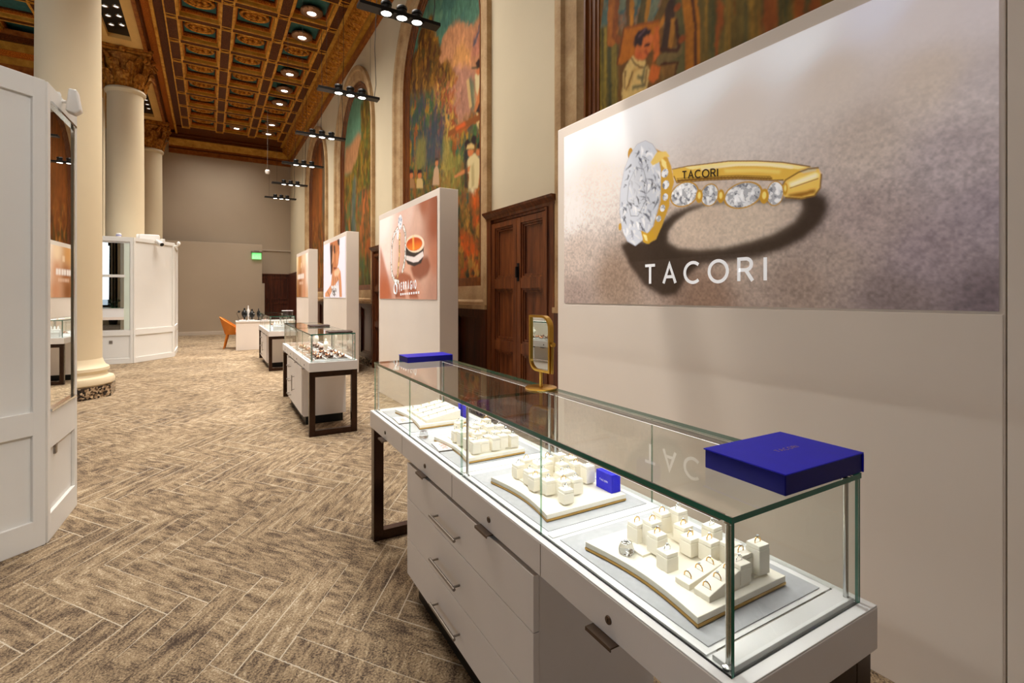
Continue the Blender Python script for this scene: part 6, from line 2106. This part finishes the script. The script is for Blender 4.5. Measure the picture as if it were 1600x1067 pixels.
# ================================================================== CEILING DOWNLIGHTS IN THE COFFERS
DORD = ['largest ringed downlight in the coffers, highest in view', 'second ringed downlight along the right row of coffers', 'third ringed downlight along the right row of coffers', 'fourth ringed downlight along the right row of coffers',
        'fifth ringed downlight along the right row of coffers', 'lone ringed downlight in the middle row of coffers', 'ringed downlight next to last in the right row of coffers', 'last ringed downlight in the right row by the end cornice']
BRASSD = plain('aged_bronze_ring', rgb(150, 112, 82), 0.35, 0.6, var=0.15, scale=20)
dl0 = None
def downlight(label):
    o = thing('ceiling_downlight', label, 'ceiling light', (0, 0, 0), 0, 'ringed ceiling downlights')
    mb = MB(); mb.lathe([(0.13, 0.30), (0.13, 0.05), (0.17, 0.04)], seg=24, caps=False); mb.build('housing', M['bronze'], o, smooth=True)
    mb = MB(); mb.lathe([(0.09, 0.0), (0.12, -0.02), (0.19, -0.01), (0.235, 0.03), (0.235, 0.06), (0.20, 0.075), (0.12, 0.06), (0.09, 0.0)], seg=32, caps=False); mb.build('ring', BRASSD, o, smooth=True)
    for t in range(12):
        a = 2 * PI * t / 12
        mb = MB(); mb.ball((0.215 * math.cos(a), 0.215 * math.sin(a), 0.02), 0.022, 0.022, 0.018, 8, 5); mb.build('ring_knob', BRASSD, o)
    mb = MB(); mb.lathe([(0.0, 0.012), (0.095, 0.004)], seg=20); mb.build('lens', M['lens'], o)
    return o
for k, (x, y) in enumerate(LAMP_AT):
    if dl0 is None: o = dl0 = downlight(DORD[k])
    else: o = dup(dl0, label=DORD[k])
    o.location = (x, y, 7.66)
    lamp('ceiling_spot', 'SPOT', (x, y, 7.62), (x - 0.3, y, 0), 160, WARM, spot_size=R(75), spot_blend=0.8, shadow_soft_size=0.08)
lamp('ceiling_spot', 'SPOT', (0.88, 3.52, 7.58), (2.27, 2.45, 0.75), 1500, WARM, spot_size=R(19), spot_blend=0.9, shadow_soft_size=0.08)  # added spot without a fixture, brightens the lower near panel
# small round lamps in the black soffit recesses
sl0 = None
q = 0
SL = []
for (a, b) in REC:
    for c in range(2):
        for t in range(6):
            yy = b - 0.45 - t * 0.42 - c * 0.1
            if yy > a + 0.2: SL.append((-1.87 + c * 0.20, yy, a))
for k, (x, y, a) in enumerate(SL):
    rec = 'first' if a < 7 else 'second' if a < 12 else 'third'
    sib = sorted([s[1] for s in SL if s[2] == a and s[0] == x], reverse=True).index(y)
    lab = 'round lamp in %s black soffit recess, %s row, %s from its far end' % (rec, 'left' if x < -1.8 else 'right', ORD[sib])
    if sl0 is None:
        sl0 = thing('soffit_lamp', lab, 'ceiling light', (0, 0, 0), 0, 'round lamps in the black soffit recesses')
        mb = MB(); mb.lathe([(0.045, 0.0), (0.050, -0.012), (0.068, -0.012), (0.072, 0.0)], seg=20, caps=False); mb.build('trim_ring', M['chrome'], sl0, smooth=True)
        mb = MB(); mb.lathe([(0.0, -0.003), (0.047, -0.003)], seg=16); mb.build('lens', emit('dim_lamp_lens', (1, 0.95, 0.88, 1), 0.9), sl0)
        o = sl0
    else:
        o = dup(sl0, label=lab)
    o.location = (x, y, 7.60)
# hanging sensor near the end wall
o = thing('pendant_sensor', 'small white cup hanging on a thin wire before the end wall', 'sensor', (1.636, 18.0, 5.46))
mb = MB(); mb.lathe([(0, 0), (0.055, 0), (0.075, 0.05), (0.075, 0.10), (0.05, 0.13), (0, 0.135)], seg=18); mb.build('cup', M['plastic'], o, smooth=True)
mb = MB(); mb.tube([(0, 0, 0.13), (0, 0, 2.13)], 0.008, 6); mb.build('wire', M['steel'], o)
# exit sign on the partition
o = thing('exit_sign', 'small glowing green exit sign on the end partition', 'exit sign', (1.64, 22.395, 2.96))
mb = MB(); mb.box(-0.20, 0.20, -0.09, 0.0, 0.25, 0.31); mb.box(-0.09, 0.09, -0.08, 0.0, 0.31, 0.345); mb.build('housing', M['steel'], o, bevel=0.006)
mb = MB(); mb.box(-0.165, 0.165, -0.05, -0.038, 0.0, 0.25); pn = mb.build('lit_panel', M['exit'], o)
mb, L_ = lettering('EXIT', 0.15, 0.03, 0.03, lambda a, b, t: (-0.135 + a * 0.72, -0.0505 - t, 0.05 + b)); mb.build('lettering', M['exit_letter'], pn)

# ================================================================== DESK, CHAIR AND THE DARK STANDS ON THE DESK
o = thing('desk', 'white slab-sided desk at the end of the hall', 'desk', (0.64, 15.58, 0))
mb = MB(); mb.box(0, 1.5, 0, 0.48, 0.765, 0.80); mb.build('top', M['white'], o, bevel=0.003)
mb = MB(); mb.box(0.0, 1.5, 0.02, 0.05, 0.0, 0.765); mb.build('front_panel', M['panel'], o)
mb = MB(); mb.box(1.44, 1.48, 0.06, 0.46, 0.0, 0.765); mb.build('side_panel', M['white'], o)
mb = MB(); mb.box(0.04, 0.06, 0.43, 0.46, 0.0, 0.765); mb.build('leg', M['white'], o)
ch = thing('chair', 'amber velvet shell chair with tapered legs, pulled up to the white desk', 'chair', (0.60, 16.38, 0), R(-8))
mb = MB(); mb.lathe([(0, 0.40), (0.22, 0.40), (0.245, 0.43), (0.235, 0.475), (0, 0.49)], (0.03, 0, 0), 28); mb.build('seat', M['orange'], ch, smooth=True)
mb = MB()
v, f = [], []
n, rows = 22, 8
for side in (0, 1):
    for i in range(rows + 1):
        t = i / rows
        for k in range(n + 1):
            a = R(78 + 204 * k / n)
            u = abs(k / n - 0.5) * 2
            top = 0.90 - 0.30 * u ** 1.6
            z = 0.40 + (top - 0.40) * t
            r = 0.235 + 0.045 * t - side * 0.035
            v.append((0.03 + r * math.cos(a) - 0.10 * t * (1 - u) , r * math.sin(a) * 1.02, z))
w = n + 1; N1 = (rows + 1) * w
for i in range(rows):
    for k in range(n):
        q4 = (i * w + k, i * w + k + 1, (i + 1) * w + k + 1, (i + 1) * w + k)
        f.append(q4); f.append(tuple(N1 + x for x in q4[::-1]))
for k in range(n):
    f.append((rows * w + k, rows * w + k + 1, N1 + rows * w + k + 1, N1 + rows * w + k)); f.append((k, N1 + k, N1 + k + 1, k + 1))
for i in range(rows):
    for k in (0, n):
        f.append((i * w + k, (i + 1) * w + k, N1 + (i + 1) * w + k, N1 + i * w + k))
mb.add(v, f); mb.build('shell_back', M['orange'], ch, smooth=True)
for sx, sy in ((-0.13, -0.15), (-0.13, 0.15), (0.17, -0.15), (0.17, 0.15)):
    mb = MB(); mb.tube([(sx, sy, 0.42), (sx + (-0.09 if sx < 0 else 0.06), sy * 1.15, 0.0)], [0.032, 0.014], 10); mb.build('leg', M['orange'] if sx < 0 else M['wood'], ch, smooth=True)
def dark_bust(label, h, w, mat):
    b = thing('necklace_bust', label, 'necklace bust', (0, 0, 0), 0, 'dark necklace busts on the desk')
    mb = MB(); mb.lathe([(0.0, 0.0), (w * 0.7, 0.0), (w * 0.75, 0.012), (w * 0.25, 0.03), (w * 0.22, h * 0.22), (w * 0.75, h * 0.32), (w, h * 0.55), (w * 0.85, h * 0.70), (w * 0.32, h * 0.82), (w * 0.28, h * 0.97), (0, h)], seg=18)
    mb.build('form', mat, b, smooth=True)
    mb = MB(); mb.tube([(w * 1.02 * math.cos(t), -w * 1.02 * math.sin(abs(t)) * 0.4 - w * 0.7, h * 0.60 + 0.0 * t) for t in (-1.2, -0.6, 0, 0.6, 1.2)], 0.004, 5); mb.build('necklace', M['chrome'], b)
    return b
zd = 0.8004
for lab, x, y, h, w, m in (('tall black necklace bust at the left of the desk cluster', 0.86, 15.90, 0.36, 0.075, M['black']), ('black necklace bust in the middle of the desk cluster', 1.04, 15.76, 0.33, 0.075, M['black']), ('slim black earring stand at the right of the desk cluster', 1.22, 15.95, 0.34, 0.05, M['black']), ('white necklace bust behind the black ones on the desk', 0.96, 15.975, 0.42, 0.04, M['plastic'])):
    b = dark_bust(lab, h, w, m); b.location = (x, y, zd)
b = thing('tree_stand', 'thin wire jewelry tree with hanging pieces, at the chair end of the desk', 'jewelry stand', (0.74, 15.92, zd))
mb = MB(); mb.lathe([(0, 0), (0.06, 0), (0.055, 0.01), (0, 0.014)], seg=16); mb.build('base', M['black'], b)
mb = MB(); mb.tube([(0, 0, 0.01), (-0.03, 0, 0.1), (-0.07, 0, 0.2), (-0.03, 0, 0.28), (0.03, 0, 0.27)], 0.005, 6); mb.build('wire', M['black'], b)
mb = MB(); mb.ball((-0.015, 0, 0.25), 0.03, 0.02, 0.03, 8, 6); mb.build('pendant', M['black'], b)
for k, (x, y, w, l, h, m, lab) in enumerate(((0.80, 15.66, 0.17, 0.10, 0.03, M['white_in'], 'white jewellery pad at the front of the desk'), (1.02, 15.645, 0.15, 0.09, 0.03, M['white_in'], 'second white jewellery pad at the front of the desk, by the case'), (1.35, 15.72, 0.20, 0.14, 0.05, M['steel'], 'grey jewellery pad near the glass case end of the desk'))):
    p_ = thing('jewelry_pad', lab, 'jewelry pad', (x, y, zd), R(6 * k))
    mb = MB(); mb.box(-w / 2, w / 2, -l / 2, l / 2, 0, h); mb.build('pad', m, p_, bevel=0.008)
    mb = MB(); mb.tube([(0.03 * math.cos(2 * PI * t / 14), 0.025 * math.sin(2 * PI * t / 14), h + 0.012) for t in range(14)], 0.009, 6, closed=True); mb.build('bangle', M['black'] if k else ROSE, p_, smooth=True)
